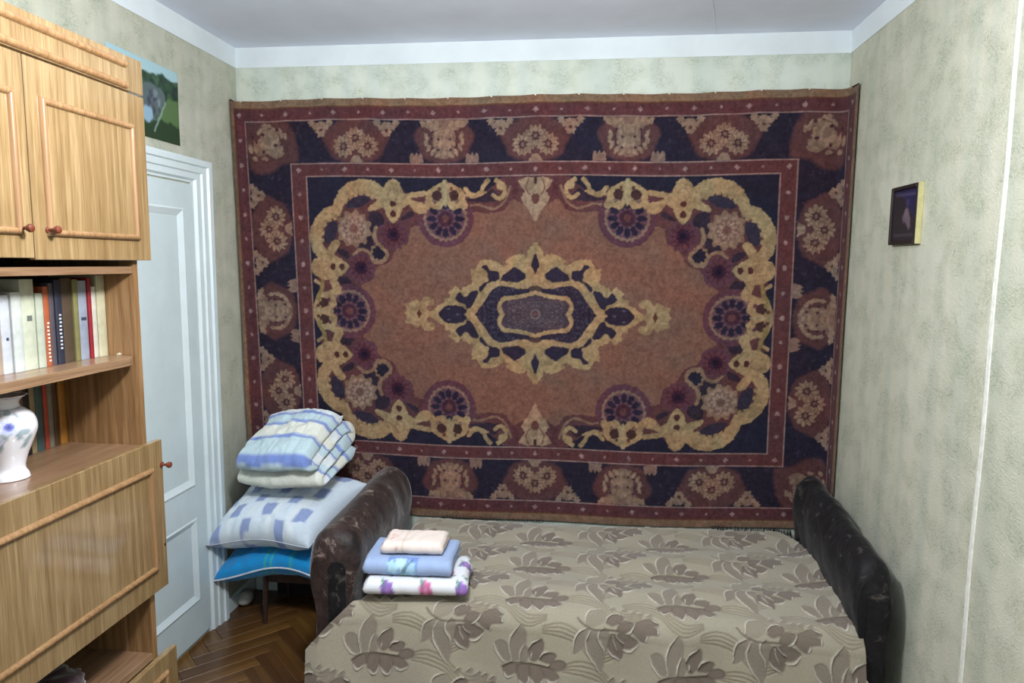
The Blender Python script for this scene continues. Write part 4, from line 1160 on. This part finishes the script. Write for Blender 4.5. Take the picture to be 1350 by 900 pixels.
def build_spread():
    nu, nv = 560, 400
    # rows: t along the cloth from the wall to the hem
    ys, zs, ts = [], [], []
    Ltop = .785; rad = .085; Ld = .42
    tot = Ltop + rad * math.pi / 2 + Ld
    t = np.linspace(0, tot, nv)
    yb0, zt = -.075, .468
    y = np.where(t < Ltop, yb0 - t, 0.0); z = np.full(nv, zt)
    ma = (t >= Ltop) & (t < Ltop + rad * math.pi / 2); a = (t[ma] - Ltop) / rad
    y[ma] = yb0 - Ltop - rad * np.sin(a); z[ma] = zt - rad * (1 - np.cos(a))
    mb_ = t >= Ltop + rad * math.pi / 2; d = t[mb_] - Ltop - rad * math.pi / 2
    y[mb_] = yb0 - Ltop - rad - .16 * d; z[mb_] = zt - rad - d
    drop = np.clip((zt - z) / .3, 0, 1.6)
    xl = np.where(t < Ltop, .885, .885) - .178 * np.clip(drop * 1.7, 0, 1) ** .85 + .05 * np.clip(1 - t / .12, 0, 1) ** 2
    xr = 2.632 + .012 * np.clip(drop, 0, 1) - .10 * np.clip(1 - t / .20, 0, 1) ** 1.6
    u = np.linspace(0, 1, nu)
    Uu, T = np.meshgrid(u, t)
    X = xl[:, None] + (xr - xl)[:, None] * Uu; Y = np.repeat(y[:, None], nu, 1); Z = np.repeat(z[:, None], nu, 1)
    onTop = np.clip(1 - (T - Ltop) / .05, 0, 1)
    # soft swells of the mattress and slack
    sw = .0065 * np.sin(T * 21 + .6 * np.sin(X * 3)) + .006 * vnoise(X * 4, T * 7, 41) + .003 * vnoise(X * 9, T * 13, 43)
    Z = Z + sw * onTop * np.clip(T / .05, 0, 1)
    # rises against the right arm, falls off at the left
    Z += .020 * np.clip((X - 2.50) / .13, 0, 1) ** 2 * onTop
    Z -= .040 * np.clip((.925 - X) / .04, 0, 1.0) ** 2 * onTop
    Z -= .03 * np.clip(1 - T / .04, 0, 1) ** 2
    Y = Y + .02 * X * 0 + (.10 * (X - 1.76) / 1.7) * 0.55 * onTop * np.clip(1 - T / .4, 0, 1)
    fold = (.010 * np.sin(X * 17 + 2 * vnoise(X * 3, T * 2, 44)) + .012 * vnoise(X * 6, T * 4, 45)) * (1 - onTop) * np.clip((T - Ltop) / .25, 0, 1)
    Y = Y - fold
    # left corner folds out in front of the arm
    Y = Y - .03 * np.clip((.95 - X) / .2, 0, 1) * (1 - onTop)
    # woven pattern in cloth coordinates (cm)
    PX = X * 100; PY = -T * 100
    c = Canvas(PX + vnoise(PX * .8, PY * .8, 3) * .12, PY + vnoise(PX * .8, PY * .8, 4) * .12, (170, 161, 140), .2)
    c.blend(np.clip(.5 + .9 * vnoise(PX * .09, PY * .12, 50), 0, 1), (162, 155, 138), None, .6)
    for r_ in range(0, 5):
        for q in range(-1, 4):
            ya = -(89.5 - 26 * r_) ; yb_ = -(101 - 26 * r_)
            waves(c, 127 + q * 54.2 + 17, ya + 8); waves(c, 127 + q * 54.2 + 43, ya - 3); waves(c, 127 + q * 54.2 - 4, yb_ - 4)
    for r_ in range(-1, 5):
        for q in range(-1, 4):
            motifs(c, 96.9 + q * 54.2, -(101 - 26 * r_), 'B')
            motifs(c, 127 + q * 54.2, -(89.5 - 26 * r_), 'A')
    lum = c.C.mean(-1)
    Y = Y - 0; nz = (lum - .28) * .02
    Z = Z + nz * onTop; Y = Y - nz * (1 - onTop)
    V = np.stack([X, Y, Z], -1).reshape(-1, 3)
    o = mesh_obj('bedspread', V, grid_faces(nu, nv)[:, ::-1].copy(), cloth('woven_spread', 340, .14, .85, .35, .3, 0), None, True, c.C.reshape(-1, 3))
    sm = o.modifiers.new('thickness', 'SOLIDIFY'); sm.thickness = .004; sm.offset = -1
    return o
bs = build_spread()
tag(bs, 'beige bedspread with woven leaf and blossom pattern over the sofa bed', 'bedspread')

# dark fringe of the cover at the back edge
fr = MB(); rf = random.Random(3)
for i in range(170):
    x = 2.28 + .36 * i / 170 ; y = -.050 + rf.uniform(-.008, .006)
    fr.tube([(x, y, .446), (x + rf.uniform(-.006, .006), y + rf.uniform(-.004, .008), .470 + rf.uniform(0, .010))], [.0018, .0007], 4)
for i in range(90):
    x = 1.0 + .5 * i / 90; y = -.048 + rf.uniform(-.008, .006)
    fr.tube([(x, y, .446), (x + rf.uniform(-.006, .006), y, .462 + rf.uniform(0, .006))], [.0018, .0007], 4)
for i in range(200):
    t = .30 * i / 200; x = 2.634 - .10 * max(0, 1 - t / .20) ** 1.6; y = -.075 - t + .028 * max(0, 1 - t / .4)
    fr.tube([(x, y, .440), (x + rf.uniform(.002, .014), y + rf.uniform(-.002, .012), .474 + rf.uniform(0, .010))], [.0026, .0008], 4)
o = S(fr.build('fringe', VR, sf)); o['kind'] = 'stuff'

# ------------------------------------------------------------ folded linen on the bed
def paint_floral(arc, u, V):
    X = V[:, 0] * 100; Y = arc * 100
    X = X.reshape(1, -1); Y = Y.reshape(1, -1)
    c = Canvas(X, Y, (226, 228, 232), .2)
    for k7 in range(14):
        yy = k7 * 8.2 + .4
        for q, x in enumerate((-16, -2, 11)):
            xo = x + (k7 % 2) * 6
            c.disk(xo, yy, 2.4, (150, 110, 186) if (q + k7) % 2 else (206, 112, 160), teeth=.12, tn=7)
            c.disk(xo, yy, .8, (176, 136, 204) if (q + k7) % 2 else (222, 150, 184))
            for a in (.6, 2.4, 4.1): c.disk(xo + 2.6 * math.cos(a), yy + 2.4 * math.sin(a), 1.2, (60, 130, 104), .45, a)
            c.disk(xo + 6.5, yy + 2.5, 1.1, (50, 120, 96), .4, .7); c.disk(xo + 7.4, yy + 1.6, 1.0, (50, 120, 96), .35, 2.2)
    return c.C[0]
def paint_towel(arc, u, V):
    X = (V[:, 0] * 100).reshape(1, -1); Y = (arc * 100).reshape(1, -1)
    c = Canvas(X, Y, (160, 180, 216), .3)
    for yy in (23.5,):
        c.poly([(-7, yy - 5), (4, yy - 5), (4, yy + 3), (-7, yy + 3)], (120, 148, 206))
        for (x, y3, r, col) in ((-5, yy - 1, 2, (176, 214, 230)), (-2, yy - 2, 2.2, (190, 224, 232)), (1.5, yy - 1, 2, (170, 208, 230)), (-1, yy + 1, 1.5, (150, 196, 186)), (2, yy + 1.2, 1.2, (186, 220, 230))): c.disk(x, y3, r, col, r * .7, .4, teeth=.2, tn=6)
        c.line([(-1.5, yy - .5), (2, yy - 2.6)], .5, (70, 90, 130), 0); c.line([(-3, yy + 2), (0, yy - 1)], .4, (80, 120, 110), 0)
    return c.C[0]
def paint_peach(arc, u, V):
    X = (V[:, 0] * 100).reshape(1, -1); Y = (arc * 100).reshape(1, -1)
    c = Canvas(X, Y, (238, 222, 212), .3)
    c.line([(-2.5, 0), (-3.5, 14), (-3, 60)], .5, (206, 184, 164), 3, .8)
    for i in range(30): c.disk(RS.uniform(-11, -5), RS.uniform(2, 60), .4 + RS.rand() * .6, [(226, 178, 160), (206, 160, 150), (186, 170, 140)][i % 3], .35, i)
    return c.C[0]
lm = cloth('linen_cotton', 320, .05, .9, .15, .15)
def place(o, x, y, z, rz, tilt=0): o.location = (x, y, z); o.rotation_euler = (tilt, 0, math.radians(rz)); return o
z0 = .487
o = fold_strip(2, lambda zf: .372 + .010 * np.sin(zf * 5), .029, .25, 'folded_sheet', lm, paint_floral, None, 20, 60, .0022, 61)
place(o, 1.085, -.795, z0, 5); tag(o, 'white folded sheet printed with purple and pink flowers, bottom of the linen pile', 'linen')
o = fold_strip(2, lambda zf: .325 + .006 * np.sin(zf * 5), .030, .235, 'folded_towel', lm, paint_towel, None, 20, 60, .0022, 71)
place(o, 1.052, -.775, z0 + .0595, 3); tag(o, 'folded light blue towel with a floral patch in the middle of the linen pile', 'towel')
o = fold_strip(2, lambda zf: .225 + .010 * np.sin(zf * 5), .024, .145, 'folded_napkin', lm, paint_peach, None, 18, 46, .0030, 81)
place(o, 1.062, -.775, z0 + .1225, 5); tag(o, 'small folded peach-white cloth, topmost of the linen pile', 'linen')

# ------------------------------------------------------------ dark bundle in the lowest open niche
nu, nv = 60, 40
th, ph = np.meshgrid(np.linspace(0, 2 * math.pi, nu, endpoint=False), np.linspace(-math.pi / 2, math.pi / 2, nv))
rr = 1 + .14 * vnoise(np.cos(th) * 3 + 5, ph * 3 + np.sin(th) * 3, 91) + .06 * vnoise(np.cos(th) * 8 + 5, ph * 8 + np.sin(th) * 8, 92)
V = np.stack([.075 * rr * np.cos(ph) * np.cos(th), .12 * rr * np.cos(ph) * np.sin(th), .05 + .05 * rr * np.sin(ph)], -1).reshape(-1, 3)
o = mesh_obj('cloth_bundle', V, grid_faces(nu, nv, True), cloth('plum_cloth', 200, .3, .7, .5, .5, 30, (66, 34, 44)), None, True)
o.location = (.30, -1.70, .4925)
cb = MB(); cb.rings([[(.062 + .006 * math.cos(a) + xo, .012 * math.sin(a), .082 + .010 * math.cos(a)) for a in np.linspace(0, 2 * math.pi, 12, endpoint=False)] for xo in (0, .012)])
cb.build('glint', plain('glint_silver', (220, 220, 226), .2, .6, .7), o, True)  # bright metal piece added to stand in for the highlight on the bag
tag(o, 'dark plum crumpled bag with an added bright glint in the low open niche', 'bag')
